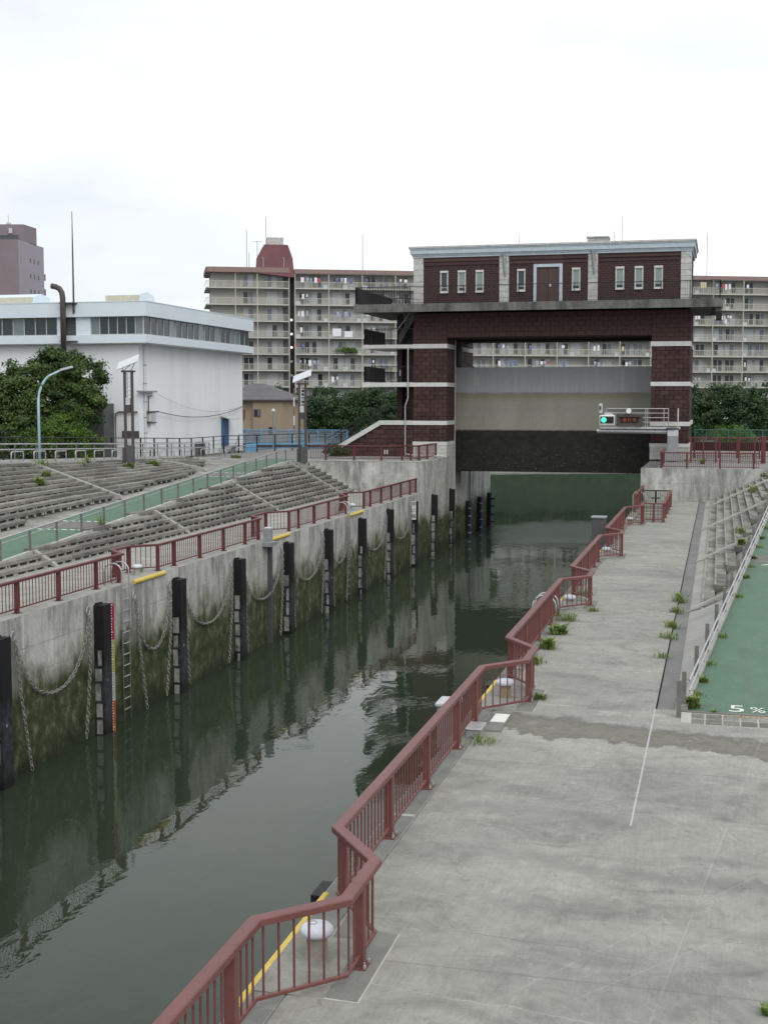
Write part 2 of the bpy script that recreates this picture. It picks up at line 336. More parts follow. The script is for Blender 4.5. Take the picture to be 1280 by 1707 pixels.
M['darksteel'] = mottled('dull steel post', (0.15, 0.145, 0.135), (0.22, 0.215, 0.2), 4, 0.5, 0.05, metal=0.3)
M['chain'] = mottled('dull chain steel', (0.17, 0.17, 0.155), (0.36, 0.35, 0.32), 6, 0.6, 0.1, metal=0.3)
M['fender'] = fender_mat()
M['fplate'] = mottled('worn fender plate', (0.20, 0.21, 0.20), (0.40, 0.40, 0.375), 3.0, 0.8, 0.2, dirt=(0.02, 0.022, 0.02), dirt_amt=.9)
M['yellow'] = paint('yellow paint', (0.62, 0.47, 0.10), 0.6, (0.30, 0.24, 0.09), 0.5)
M['bollard'] = paint('pale bollard paint', (0.58, 0.60, 0.66), 0.4, (0.38, 0.36, 0.33), 0.4)
M['bollstem'] = mottled('bollard stem', (0.27, 0.27, 0.26), (0.37, 0.36, 0.33), 5, 0.7, 0.1, dirt=(0.2, 0.14, 0.07))
M['bollrust'] = mottled('rusty bollard stem', (0.29, 0.22, 0.13), (0.38, 0.32, 0.22), 6, 0.7, 0.1, dirt=(0.16, 0.08, 0.03))
M['brick'] = brick_mat('maroon split brick', (0.048, 0.0245, 0.0235), (0.071, 0.036, 0.0345))
M['brick_s'] = brick_mat('maroon small brick', (0.056, 0.032, 0.032), (0.078, 0.043, 0.042))
M['mortar'] = mottled('dark mortar', (0.028, 0.016, 0.016), (0.040, 0.024, 0.023), 3, 0.9, 0.1)
M['band'] = mottled('pale band stone', (0.56, 0.56, 0.54), (0.66, 0.66, 0.64), 1.5, 0.75, 0.1, dirt=(0.4, 0.39, 0.36))
M['quoin'] = mottled('rough quoin stone', (0.40, 0.40, 0.38), (0.56, 0.56, 0.53), 3.0, 0.8, 0.4, vary=0.08)
M['cornice'] = paint('blue grey cornice paint', (0.43, 0.50, 0.55), 0.5)
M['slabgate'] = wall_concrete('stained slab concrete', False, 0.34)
M['ironblack'] = paint('black iron', (0.020, 0.018, 0.020), 0.5)
M['gateleaf'] = gate_leaf_mat()
M['maroon_door'] = paint('maroon door', (0.068, 0.036, 0.036), 0.5)
M['alu'] = mottled('pale aluminium', (0.5, 0.51, 0.53), (0.6, 0.61, 0.63), 4, 0.45, 0.03, metal=0.2)
M['glass'] = paint('dark window glass', (0.035, 0.05, 0.052), 0.08)
M['blind'] = paint('window blind', (0.22, 0.27, 0.25), 0.35)
M['white'] = paint('white paint', (0.78, 0.78, 0.76), 0.6)
M['road_white'] = paint('worn white road paint', (0.74, 0.74, 0.70), 0.8, (0.35, 0.36, 0.33), 0.6)
M['orange'] = paint('orange lettering', (0.5, 0.22, 0.04), 0.7, (0.3, 0.2, 0.12), 0.4)
M['wornorange'] = paint('worn orange paint', (0.42, 0.25, 0.09), 0.8, (0.26, 0.24, 0.2), .9)
M['black'] = paint('black paint', (0.012, 0.012, 0.013), 0.5)
M['bldg_white'] = mottled('white rendered wall', (0.79, 0.81, 0.83), (0.83, 0.85, 0.865), 0.5, 0.75, 0.0, dirt=(0.66, 0.68, 0.69), dirt_amt=.5, stretch=(1, 1, .4), fine=6, famt=.06)
M['bldg_fascia'] = mottled('white fascia', (0.62, 0.70, 0.75), (0.67, 0.745, 0.79), 0.6, 0.5, 0.0, fine=5, famt=.05)
M['bldg_glass'] = paint('factory glass', (0.028, 0.038, 0.045), 0.12)
M['bldg_glass2'] = paint('bright factory glass', (0.15, 0.19, 0.20), 0.1)
M['mull'] = paint('window mullion', (0.46, 0.48, 0.47), 0.5)
M['grey'] = paint('grey paint', (0.26, 0.27, 0.28), 0.5)
M['dgrey'] = paint('dark grey paint', (0.085, 0.085, 0.09), 0.5)
M['brown'] = paint('dark brown steel', (0.075, 0.062, 0.058), 0.5)
M['beige'] = mottled('beige siding', (0.33, 0.265, 0.195), (0.37, 0.30, 0.22), 0.7, 0.8, 0.08)
M['ventbeige'] = paint('beige vent face', (0.50, 0.47, 0.36), 0.7)
M['roofgrey'] = mottled('grey roof tiles', (0.11, 0.105, 0.11), (0.15, 0.145, 0.15), 1.0, 0.8, 0.2)
M['purple'] = mottled('mauve tile cladding', (0.225, 0.185, 0.20), (0.25, 0.205, 0.225), 0.3, 0.7, 0.02)
M['purple_l'] = mottled('pale mauve tile cladding', (0.33, 0.305, 0.345), (0.36, 0.33, 0.375), 0.3, 0.7, 0.02)
M['apt'] = mottled('apartment wall', (0.36, 0.358, 0.335), (0.41, 0.406, 0.38), 0.25, 0.85, 0.02)
M['apt_slab'] = mottled('apartment slab', (0.50, 0.492, 0.445), (0.57, 0.56, 0.51), 0.4, 0.8, 0.02)
M['apt_rail'] = paint('apartment railing', (0.52, 0.51, 0.455), 0.5)
M['apt_roof'] = paint('dull red roof band', (0.27, 0.185, 0.17), 0.7)
M['apt_red'] = mottled('dark red roof tower', (0.185, 0.085, 0.096), (0.22, 0.102, 0.113), 0.4, 0.8, 0.02)
M['pane_d'] = paint('dark pane', (0.028, 0.03, 0.04), 0.1)
M['pane_b'] = paint('bluish pane', (0.15, 0.175, 0.21), 0.15)
M['pane_l'] = paint('curtained pane', (0.42, 0.44, 0.47), 0.35)
M['cloth_w'] = paint('white cloth', (0.78, 0.78, 0.82), 0.9)
M['cloth_b'] = paint('blue cloth', (0.15, 0.18, 0.30), 0.9)
M['cloth_g'] = paint('grey cloth', (0.38, 0.40, 0.46), 0.9)
M['cloth_r'] = paint('red cloth', (0.42, 0.10, 0.13), 0.9)
M['cloth_y'] = paint('yellow cloth', (0.58, 0.54, 0.34), 0.9)
M['blue_rail'] = paint('light blue railing', (0.19, 0.42, 0.66), 0.5)
M['blue_panel'] = paint('pale blue grey louvre', (0.28, 0.36, 0.42), 0.5)
M['blue_lamp'] = paint('pale blue pole', (0.40, 0.56, 0.66), 0.45)
M['blue_door'] = paint('blue door', (0.05, 0.115, 0.25), 0.5)
M['green_fence'] = paint('green fence', (0.06, 0.16, 0.12), 0.5)
M['panel'] = paint('solar panel back', (0.62, 0.65, 0.68), 0.4)
M['bark'] = mottled('bark', (0.05, 0.04, 0.03), (0.10, 0.085, 0.065), 4, 0.9, 0.6)
M['leaf_big'] = leaf_mat('glossy tree leaf', (0.024, 0.054, 0.018), (0.125, 0.185, 0.048))
M['leaf_far'] = leaf_mat('far tree leaf', (0.022, 0.054, 0.022), (0.072, 0.13, 0.048))
M['leaf_bright'] = leaf_mat('bright shrub leaf', (0.045, 0.10, 0.016), (0.13, 0.22, 0.035))
M['weed'] = leaf_mat('weed blade', (0.10, 0.15, 0.045), (0.29, 0.35, 0.12))
M['soil'] = mottled('ground soil', (0.10, 0.095, 0.08), (0.15, 0.145, 0.12), 0.5, 0.95, 0.3)
M['grassbank'] = mottled('grassy bank', (0.014, 0.028, 0.014), (0.03, 0.05, 0.024), 0.8, 0.95, 0.4)
M['asphalt'] = mottled('promenade paving', (0.20, 0.20, 0.195), (0.27, 0.265, 0.255), 0.8, 0.9, 0.2)
M['tile'] = plank_mat('worn paving tile', 0.98)
M['grout'] = mottled('pale grout', (0.38, 0.375, 0.34), (0.5, 0.49, 0.45), 3, 0.9, 0.2)
M['green_lit'] = emit_mat('green signal lamp', (0.12, 1.0, 0.72), 1.1)
M['led'] = emit_mat('orange sign characters', (1.0, 0.16, 0.02), 0.38)
M['lampglow'] = emit_mat('lit stair lamp', (1.0, 0.97, 0.9), 1.6)
M['red_g'] = paint('gauge red', (0.38, 0.02, 0.06), 0.5); M['blue_g'] = paint('gauge blue', (0.03, 0.05, 0.33), 0.5)
M['gauge_y'] = paint('gauge yellow green', (0.40, 0.40, 0.14), 0.5); M['gauge_w'] = paint('gauge pale', (0.42, 0.46, 0.40), 0.5)
M['or_g'] = paint('gauge orange', (0.42, 0.11, 0.035), 0.5)
M['seal'] = paint('pale joint sealant', (0.43, 0.43, 0.41), 0.8, (0.3, 0.3, 0.28), .8)
M['rust'] = paint('rust', (0.22, 0.10, 0.05), 0.9)

# ------------------------------------------------------------------ mesh helpers
LOC = {}
def _w0(o): return LOC.get(o.name, Vector((0, 0, 0)))

class MB:
    def __init__(s): s.v = []; s.f = []; s.mi = []
    def add(s, verts, faces, mi=0):
        k = len(s.v); s.v.extend(verts); s.f.extend([tuple(i + k for i in f) for f in faces]); s.mi.extend([mi] * len(faces)); return s
    def box(s, x0, x1, y0, y1, z0, z1, mi=0):
        if x0 > x1: x0, x1 = x1, x0
        if y0 > y1: y0, y1 = y1, y0
        if z0 > z1: z0, z1 = z1, z0
        return s.add([(x0, y0, z0), (x1, y0, z0), (x1, y1, z0), (x0, y1, z0), (x0, y0, z1), (x1, y0, z1), (x1, y1, z1), (x0, y1, z1)],
                     [(0, 3, 2, 1), (4, 5, 6, 7), (0, 1, 5, 4), (1, 2, 6, 5), (2, 3, 7, 6), (3, 0, 4, 7)], mi)
    def bbox(s, x0, x1, y0, y1, z0, z1, c=0.01, mi=0):
        """box with chamfered vertical and top edges"""
        c = min(c, (x1 - x0) / 3, (y1 - y0) / 3, (z1 - z0) / 3)
        def ring(d, z): return [(x0 + d, y0 + c, z), (x0 + c, y0 + d, z), (x1 - c, y0 + d, z), (x1 - d, y0 + c, z), (x1 - d, y1 - c, z), (x1 - c, y1 - d, z), (x0 + c, y1 - d, z), (x0 + d, y1 - c, z)]
        v = ring(0, z0) + ring(0, z1 - c) + [(x + (c * 0.7 if x < (x0 + x1) / 2 else -c * 0.7), y + (c * 0.7 if y < (y0 + y1) / 2 else -c * 0.7), z1) for x, y, z in ring(0, z1)]
        f = [tuple(range(7, -1, -1)), tuple(range(16, 24))]
        for k in (0, 8):
            for i in range(8): j = (i + 1) % 8; f.append((k + i, k + j, k + 8 + j, k + 8 + i))
        return s.add(v, f, mi)
    def beam(s, p, q, w, h, mi=0, up=(0, 0, 1)):
        """box of width w, height h along p-q, p-q is its axis"""
        p, q = Vector(p), Vector(q); d = (q - p).normalized(); u = Vector(up)
        sd = d.cross(u)
        if sd.length < 1e-4: sd = d.cross(Vector((1, 0, 0)))
        sd.normalize(); u = sd.cross(d).normalized()
        v = []
        for e in (p, q):
            for a, b in ((-1, -1), (1, -1), (1, 1), (-1, 1)): v.append(tuple(e + sd * (a * w / 2) + u * (b * h / 2)))
        return s.add(v, [(0, 3, 2, 1), (4, 5, 6, 7), (0, 1, 5, 4), (1, 2, 6, 5), (2, 3, 7, 6), (3, 0, 4, 7)], mi)
    def tube(s, pts, r, n=8, mi=0, cap=True, closed=False):
        pts = [Vector(p) for p in pts]; rings = []; m = len(pts)
        for i, p in enumerate(pts):
            if closed: d = (pts[(i + 1) % m] - pts[i - 1])
            elif i == 0: d = pts[1] - pts[0]
            elif i == m - 1: d = pts[-1] - pts[-2]
            else: d = (pts[i + 1] - p).normalized() + (p - pts[i - 1]).normalized()
            d.normalize()
            ref = Vector((0, 0, 1)) if abs(d.z) < 0.9 else Vector((1, 0, 0))
            a = d.cross(ref).normalized(); b = a.cross(d)
            rr = r[i] if isinstance(r, (list, tuple)) else r
            rings.append([tuple(p + a * (rr * math.cos(t)) + b * (rr * math.sin(t))) for t in [2 * math.pi * k / n for k in range(n)]])
        v = [x for rg in rings for x in rg]; f = []
        for i in range(m if closed else m - 1):
            i2 = (i + 1) % m
            for k in range(n): k2 = (k + 1) % n; f.append((i * n + k, i * n + k2, i2 * n + k2, i2 * n + k))
        if cap and not closed: f.append(tuple(range(n - 1, -1, -1))); f.append(tuple(range((m - 1) * n, m * n)))
        return s.add(v, f, mi)
    def lathe(s, cx, cy, prof, n=20, mi=0):
        v = []; f = []
        for r, z in prof:
            for k in range(n): a = 2 * math.pi * k / n; v.append((cx + r * math.cos(a), cy + r * math.sin(a), z))
        for i in range(len(prof) - 1):
            for k in range(n): k2 = (k + 1) % n; f.append((i * n + k, i * n + k2, (i + 1) * n + k2, (i + 1) * n + k))
        f.append(tuple(range(n - 1, -1, -1))); f.append(tuple(range((len(prof) - 1) * n, len(prof) * n)))
        return s.add(v, f, mi)
    def prism(s, poly, y0, y1, axis='y', mi=0):
        """poly in (x,z), extruded along y (axis 'y'); (y,z) along x (axis 'x'); (x,y) along z (axis 'z')"""
        n = len(poly)
        g = {'y': lambda a, b, t: (a, t, b), 'x': lambda a, b, t: (t, a, b), 'z': lambda a, b, t: (a, b, t)}[axis]
        v = [g(a, b, y0) for a, b in poly] + [g(a, b, y1) for a, b in poly]
        f = [tuple(range(n)), tuple(range(2 * n - 1, n - 1, -1))]
        for i in range(n): j = (i + 1) % n; f.append((i, i + n, j + n, j))
        return s.add(v, f, mi)
    def loft(s, secs, mi=0):
        """list of cross sections (equal length lists of points) joined into a sheet"""
        n = len(secs[0]); v = [p for sc in secs for p in sc]; f = []
        for i in range(len(secs) - 1):
            for k in range(n - 1): f.append((i * n + k, i * n + k + 1, (i + 1) * n + k + 1, (i + 1) * n + k))
        return s.add(v, f, mi)
    def mesh(s, name, mats, off=(0, 0, 0)):
        me = bpy.data.meshes.new(name)
        ox, oy, oz = off
        me.from_pydata([(x - ox, y - oy, z - oz) for x, y, z in s.v], [], s.f)
        mats = mats if isinstance(mats, (list, tuple)) else [mats]
        for m in mats: me.materials.append(m)
        if len(mats) > 1: me.polygons.foreach_set('material_index', s.mi)
        import bmesh
        bm = bmesh.new(); bm.from_mesh(me); bmesh.ops.recalc_face_normals(bm, faces=bm.faces); bm.to_mesh(me); bm.free()
        me.update(); return me

def thing(name, label, cat, loc=(0, 0, 0), group=None, kind=None):
    o = bpy.data.objects.new(name, None); COL.objects.link(o); o.empty_display_size = 0.2
    o.location = loc; LOC[o.name] = Vector(loc)
    tag(o, label, cat, group, kind); return o
def tag(o, label=None, cat=None, group=None, kind=None):
    if label: o['label'] = label
    if cat: o['category'] = cat
    if group: o['group'] = group
    if kind: o['kind'] = kind
    return o
def part(name, mb, mat, parent=None, kind=None, label=None, smooth=False, at=None):
    """mesh object from world-space geometry; its origin at the parent's base (or at 'at')"""
    pw = _w0(parent) if parent is not None else Vector((0, 0, 0))
    a = Vector(at) if at is not None else pw
    me = mb.mesh(name, mat, a)
    if smooth:
        for p in me.polygons: p.use_smooth = True
    o = bpy.data.objects.new(name, me); COL.objects.link(o)
    if parent is not None: o.parent = parent
    o.location = a - pw; LOC[o.name] = a
    if kind: o['kind'] = kind
    if label: o['label'] = label
    return o
def single(name, mb, mat, label, cat, at=None, group=None, smooth=False):
    o = part(name, mb, mat, None, smooth=smooth, at=at); tag(o, label, cat, group); return o
def struct(name, mb, mat, parent=None):
    o = part(name, mb, mat, parent)
    if parent is None: o['kind'] = 'structure'
    return o
def inst(name, me, parent, loc, rot=(0, 0, 0), scale=None):
    """another object with shared mesh data at a world place under parent"""
    o = bpy.data.objects.new(name, me); COL.objects.link(o); o.parent = parent
    o.location = Vector(loc) - (_w0(parent) if parent is not None else Vector((0, 0, 0))); o.rotation_euler = rot
    if scale: o.scale = scale
    return o
def text_mb(s, size, face, origin, right=(1, 0, 0), up=(0, 0, 1), depth=0.006, squeeze=1.0, align='CENTER'):
    """flat lettering as mesh geometry, standing at origin"""
    cu = bpy.data.curves.new('lettering', 'FONT'); cu.body = s; cu.size = size; cu.align_x = align; cu.align_y = 'CENTER'; cu.resolution_u = 3
    o = bpy.data.objects.new('lettering', cu); COL.objects.link(o)
    me = bpy.data.meshes.new_from_object(o.evaluated_get(bpy.context.evaluated_depsgraph_get()))
    bpy.data.objects.remove(o); 
    r, u = Vector(right), Vector(up); nrm = r.cross(u); og = Vector(origin)
    mb = MB()
    mb.add([tuple(og + r * (v.co.x * squeeze) + u * v.co.y + nrm * depth) for v in me.vertices], [tuple(p.vertices) for p in me.polygons])
    bpy.data.meshes.remove(me); bpy.data.curves.remove(cu)
    return mb
ORD = ['first', 'second', 'third', 'fourth', 'fifth', 'sixth', 'seventh', 'eighth', 'ninth', 'tenth', 'eleventh', 'twelfth', 'thirteenth', 'fourteenth', 'fifteenth', 'sixteenth', 'seventeenth', 'eighteenth', 'nineteenth', 'twentieth']

def leaf_mesh(name, pts, nrm, size, tint, mat, aspect=1.0):
    """one small kite-shaped face per point"""
    n = len(pts); rnd = RNG.normal(size=(n, 3)); nrm = nrm + rnd * 0.55
    nrm /= np.linalg.norm(nrm, axis=1)[:, None] + 1e-9
    t = np.cross(nrm, RNG.normal(size=(n, 3))); t /= np.linalg.norm(t, axis=1)[:, None] + 1e-9
    b = np.cross(nrm, t); sz = size * RNG.uniform(0.6, 1.35, n)[:, None]
    V = np.empty((n, 4, 3)); V[:, 0] = pts - t * sz * aspect; V[:, 1] = pts + b * sz * 0.5 - t * sz * 0.1; V[:, 2] = pts + t * sz * aspect; V[:, 3] = pts - b * sz * 0.5 - t * sz * 0.1
    me = bpy.data.meshes.new(name); me.vertices.add(n * 4); me.vertices.foreach_set('co', V.reshape(-1))
    me.loops.add(n * 4); me.loops.foreach_set('vertex_index', np.arange(n * 4, dtype=np.int32))
    me.polygons.add(n); me.polygons.foreach_set('loop_start', np.arange(0, n * 4, 4, dtype=np.int32)); me.polygons.foreach_set('loop_total', np.full(n, 4, dtype=np.int32))
    at = me.attributes.new('tint', 'FLOAT', 'FACE'); at.data.foreach_set('value', np.clip(tint, 0, 1).astype(np.float32))
    me.materials.append(mat); me.update(); me.validate(); return me

def crown_points(lobes, nclump, per, spread, up=0.35):
    """clumps spread through ellipsoid lobes, mostly near the surface; returns points, normals and a tint per leaf"""
    P, NN, T = [], [], []
    vol = np.array([l[3] * l[4] * l[5] for l in lobes]); vol = vol ** (2 / 3); vol /= vol.sum()
    for l, sh in zip(lobes, vol):
        k = max(6, int(nclump * sh)); d = RNG.normal(size=(k, 3)); d /= np.linalg.norm(d, axis=1)[:, None]
        rr = RNG.uniform(0.45, 1.0, k) ** 0.45 * RNG.uniform(0.86, 1.1, k)
        c = np.array(l[:3]) + d * rr[:, None] * np.array(l[3:6])
        ct = RNG.uniform(0, 1, k)
        for i in range(k):
            q = RNG.normal(size=(per, 3)) * spread * np.array([1, 1, 0.62]) * RNG.uniform(0.7, 1.3)
            P.append(c[i] + q); nn = q / (np.linalg.norm(q, axis=1)[:, None] + 1e-6) * 0.6 + d[i] * 0.6 + np.array([0, 0, up]); NN.append(nn)
            T.append(np.clip(ct[i] * 0.65 + RNG.uniform(-0.15, 0.35, per), 0, 1))
    return np.concatenate(P), np.concatenate(NN), np.concatenate(T)

def tree(name, label, cat, base, lobes, nclump, per, spread, leaf, mat, trunk_r=0.25, group=None, up=.35, limbs=6):
    t = thing(name, label, cat, base, group)
    P, NN, T = crown_points(lobes, nclump, per, spread, up)
    me = leaf_mesh('crown', P - np.array(base), NN, leaf, T, mat)
    o = bpy.data.objects.new('crown', me); COL.objects.link(o); o.parent = t
    mb = MB(); c = np.mean([l[:3] for l in lobes], axis=0); b = np.array(base)
    mid = b + (c - b) * 0.5 + np.array([0.15, 0.1, 0])
    mb.tube([tuple(b - np.array([0, 0, .2])), tuple(b + (mid - b) * 0.5), tuple(mid), tuple(c)], [trunk_r * 1.25, trunk_r, trunk_r * 0.75, trunk_r * 0.35], 8)
    for k in range(limbs):
        l = lobes[k % len(lobes)]; e = np.array(l[:3]) + np.array(l[3:6]) * RNG.uniform(-0.6, 0.6, 3)
        s0 = b + (mid - b) * RNG.uniform(0.6, 1.0); mb.tube([tuple(s0), tuple((s0 + e) / 2 + np.array([0, 0, 0.2])), tuple(e)], [trunk_r * 0.45, trunk_r * 0.3, trunk_r * 0.1], 6)
    part('trunk', mb, M['bark'], t)
    return t

def weed(loc, h, r, n, label, cat='weed', mat='weed', broad=False, group=None):
    """tuft of bent blades, or a broad-leaved stem"""
    P, NN, T = [], [], []
    mb_v, mb_f, tint = [], [], []
    h *= .56; r *= .9
    for i in range(int(n * 1.25)):
        a = RNG.uniform(0, 2 * math.pi); q = RNG.uniform(0, r) * (1 if not broad else 0.6); lean = RNG.uniform(0.2, 1.2) * h * (0.9 if not broad else 0.8)
        x0, y0 = q * math.cos(a), q * math.sin(a); hh = h * RNG.uniform(0.25, 1.0); b = RNG.uniform(0, 2 * math.pi)
        w = (0.009 + 0.008 * RNG.uniform()) * (0.7 + h) * (2.4 if broad else 0.9)
        pts = [(x0, y0, -0.02), (x0 + 0.35 * lean * math.cos(b), y0 + 0.35 * lean * math.sin(b), hh * 0.62), (x0 + lean * math.cos(b), y0 + lean * math.sin(b), hh * (0.95 if not broad else 0.85))]
        sx, sy = -math.sin(b) * w, math.cos(b) * w; k = len(mb_v)
        for (x, y, z), f in zip(pts, (0.6, 1.0, 0.12)): mb_v += [(x - sx * f, y - sy * f, z), (x + sx * f, y + sy * f, z)]
        mb_f += [(k, k + 1, k + 3, k + 2), (k + 2, k + 3, k + 5, k + 4)]; tt = RNG.uniform(0.1, 1.0); tint += [tt * 0.7, tt]
    me = bpy.data.meshes.new('weed'); me.from_pydata(mb_v, [], mb_f); at = me.attributes.new('tint', 'FLOAT', 'FACE'); at.data.foreach_set('value', tint)
    me.materials.append(M[mat]); me.update()
    o = bpy.data.objects.new('weed', me); COL.objects.link(o); o.location = loc; tag(o, label, cat, group); return o

# ================================================================== THE SETTING
YE = 127.5                                       # far end of the lock piers
WZ = -5.15                                       # water level
def zr(y): return min(2.36, 0.49 + 0.0424 * (y - 46.66)) if y > 35 else 0.0   # left ramp height
def xr(y): return -27.5 - 0.0746 * (min(y, 94) - 46.66)                       # left ramp outer edge
def pm(y): return max(2.36, 3.4 - 0.03 * (y - 66)) if y > 40 else 4.18        # left promenade height
XP = -37.9                                       # promenade edge
def rz(y): return max(0.0, min(2.2, 0.05 * (y - 29.6)))                      # right ramp height
def rx(y): return -0.66 + 0.087 * (max(y, 29.6) - 29.6)                      # right ramp kerb

mb = MB(); mb.add([(-21.7, -80, WZ), (-5.2, -80, WZ), (-5.2, YE - .3, WZ), (-21.7, YE - .3, WZ)], [(0, 1, 2, 3)])
mb.add([(-500, YE - .3, WZ), (-21.7, YE - .3, WZ), (-5.2, YE - .3, WZ), (500, YE - .3, WZ), (500, 520, WZ), (-500, 80, WZ)], [(0, 1, 2, 3, 4, 5)])
struct('water', mb, M['water'])
mb = MB(); mb.add([(-600, -90, -7.5), (600, -90, -7.5), (600, 700, -7.5), (-600, 700, -7.5)], [(0, 1, 2, 3)]); struct('canal_bed', mb, M['soil'])

# ---- lock walls
lw = thing('lock_wall', 'long concrete lock wall at left of the canal, green with algae near the water', 'lock wall', (-21.65, 60, WZ))
mb = MB()
ys = [-20, 30] + [y0 for y0 in (40.0, 52.3, 61.9, 68.0, 74.4, 82.6, 89.8)] + [97.0]
for a, b in zip(ys[:-1], ys[1:]): mb.box(-22.6, -21.65, a + .012, b - .012, -7.4, -0.004)
part('wall_panel', mb, M['wall'], lw)
mb = MB()
for a, b in zip(ys[:-1], ys[1:]): mb.box(-22.59, -21.68, b - .02, b + .02, -7.4, -0.03)
part('joint', mb, M['seal'], lw)
mb = MB(); mb.box(-22.6, -21.65, 97.03, 100.6, -7.4, 2.32); mb.box(-22.6, -21.92, 100.6, 101.5, -7.4, 2.32); mb.box(-22.6, -21.65, 101.5, 102.6, -7.4, 2.32)
mb.box(-22.6, -22.25, 102.6, 104.3, -7.4, 2.32); mb.box(-22.6, -21.65, 104.3, 109.6, -7.4, 2.32); mb.box(-24, -22.4, 109.6, 112.3, -7.4, 2.32); mb.box(-22.6, -21.65, 112.3, 116.2, -7.4, 2.32); mb.box(-22.6, -21.85, 116.2, 117, -7.4, 2.32); mb.box(-22.6, -21.65, 117, YE, -7.4, 2.32)
part('pier', mb, M['wall'], lw)
rw = thing('lock_wall', 'concrete lock wall below the red railing, at right of the canal', 'lock wall', (-5.25, 60, WZ))
mb = MB(); mb.box(-5.25, -4.78, -20, 93.28, -7.4, -0.004); part('wall_panel', mb, M['wall'], rw)
mb = MB(); mb.box(-5.25, -4.2, 93.33, 109.6, -7.4, 2.2); mb.box(-4.6, -3.6, 109.6, 112.3, -7.4, 2.2); mb.box(-5.25, -4.2, 112.3, YE, -7.4, 2.2); part('pier', mb, M['wall'], rw)

# ---- right deck: quay strip, pads, deck, gutter
mb = MB(); mb.box(-5.24, -4.785, -20, 93.3, -0.5, 0.0)
deckstrip = struct('quay_strip', mb, M['strip'])
mb = MB(); mb.box(-4.745, -1.275, -20, 76.2, -0.4, 0.0); mb.box(-3.02, -1.275, 76.2, 93.3, -0.4, 0.0); mb.box(-4.745, -3.02, 88.2, 93.3, -0.4, 0.0)
mb.box(-1.275, 9, -20, 28.55, -0.4, 0.0); mb.box(-1.275, -0.7, 28.55, 29.75, -0.4, 0.0)
deck = struct('pavement', mb, M['deck'])
mb = MB(); mb.box(-4.785, -4.745, -20, 93.3, -.4, -.012)
part('joint', mb, M['pad'], deck)
mb = MB(); mb.box(-1.29, -1.255, 21.3, 29.75, 0.0, 0.005); part('joint_seal', mb, M['seal'], deck)
mb = MB(); mb.box(-3.0, -1.3, 79.3, 79.36, 0.0, .004); mb.box(-4.7, -1.3, 76.05, 76.12, 0, .004); part('expansion_joint', mb, M['seal'], deck)
# darker bays round the bollards
JOGS = [(13.61, 14.45, 15.80, 16.94), (28.24, 29.20, 30.73, 31.96), (43.0, 43.95, 45.2, 46.5), (57.6, 58.7, 59.8, 61.2), (73.2, 74.65, 76.44, None)]
for i, (a, b, c, d) in enumerate(JOGS):
    d = d or 77.0
    mb = MB(); mb.prism([(-4.7, a + .55), (-3.9, a + .5), (-3.9, c + .3), (-4.25, c + .36), (-4.7, d + .1)], .002, 0.009, 'z'); p_ = part('bollard_bay', mb, M['pad'], deck)
    mb = MB(); mb.box(-5.2, -4.3, a + .5, a + 2.2, .004, .012); part('bollard_bay', mb, M['bollpad'], deck)
    mb = MB(); mb.prism([(-3.9, a + .5), (-3.875, a + .5), (-3.875, c + .32), (-3.9, c + .3)], .001, 0.006, 'z'); mb.prism([(-4.7, a + .5), (-3.875, a + .475), (-3.875, a + .5), (-4.7, a + .55)], .001, .0065, 'z'); part('edge_joint', mb, M['grout'], deck)
for y0 in (12.75, 20.9, 33.5):
    mb = MB(); mb.box(-5.2, -4.79, y0, y0 + .1, .001, .007); part('joint_seal', mb, M['seal'], deckstrip)
mb = MB(); mb.box(-1.24, -0.84, 29.8, 93.3, -0.3, -0.035); struct('gutter', mb, M['gutter'])
mb = MB()
for y0 in np.arange(34, 93, 7.0): mb.box(-1.24, -.84, y0, y0 + .03, -.034, -.030)
part('gutter_joint', mb, M['pad'], bpy.data.objects['gutter'])

# ---- right bank: smooth slope, steps, ribs
S2 = 2.05
def rbz(x): return (x + 0.78) / S2
rbank = struct('embankment', MB().loft([[(-0.84, y, -.06), (-0.78, y, rbz(-.78) - .36), (rx(y) - .1, y, max(-.02, min(rbz(rx(y) - .1), rz(y) + .1)) - .36)] for y in np.linspace(29.8, 93.28, 40)]), M['bank'])
mb = MB(); mb.loft([[(-0.84, y, -.02), (-0.78, y, .01), (rx(y) - .06, y, max(.012, min(rbz(rx(y) - .06), rz(y) + .1)))] for y in np.linspace(29.8, 43.6, 12)]); mb.loft([[(-0.84, y, -.02), (-0.8, y, .0), (-.47, y, .10)] for y in np.linspace(43.6, 93.28, 12)])
part('toe_apron', mb, M['slope'], rbank)
count = 0; extra = MB(); nose = MB()
for k in range(10):
    x0 = -0.45 + 0.405 * k; z1 = 0.135 + 0.2 * k; y = 43.2 + 4.66 * k + (0.4 if k % 2 else 0)
    while y < 92.9:
        ln = random.choice((1.3, 1.6, 1.6, 1.6)); y1 = min(93.2, y + ln)
        if rx((y + y1) / 2) > x0 + .12:
            dz = random.uniform(-.004, .004); xe = min(x0 + .40, rx(y) - .08)
            mb = MB(); mb.bbox(x0, max(xe, x0 + .1), y + .012, y1 - .012, z1 - .28, z1 + dz, .015)
            part('step_slab', mb, M['slab'], rbank, at=(x0, y, z1)); count += 1
            nose.box(x0 - .025, x0 + .05, y + .006, y1 - .006, z1 + dz, z1 + dz + .03)
        y = y1
part('step_nosing', nose, M['nosing'], rbank, kind='stuff')
for y in (44.15, 57.95, 72.1, 86.8):
    xe = rx(y) - .12; mb = MB(); mb.prism([(-0.9, -.03), (xe, rbz(xe) + .02), (xe, rbz(xe) + .14), (-.8, .10)], y - .09, y + .09, 'y'); part('rib', mb, M['kerb'], rbank)
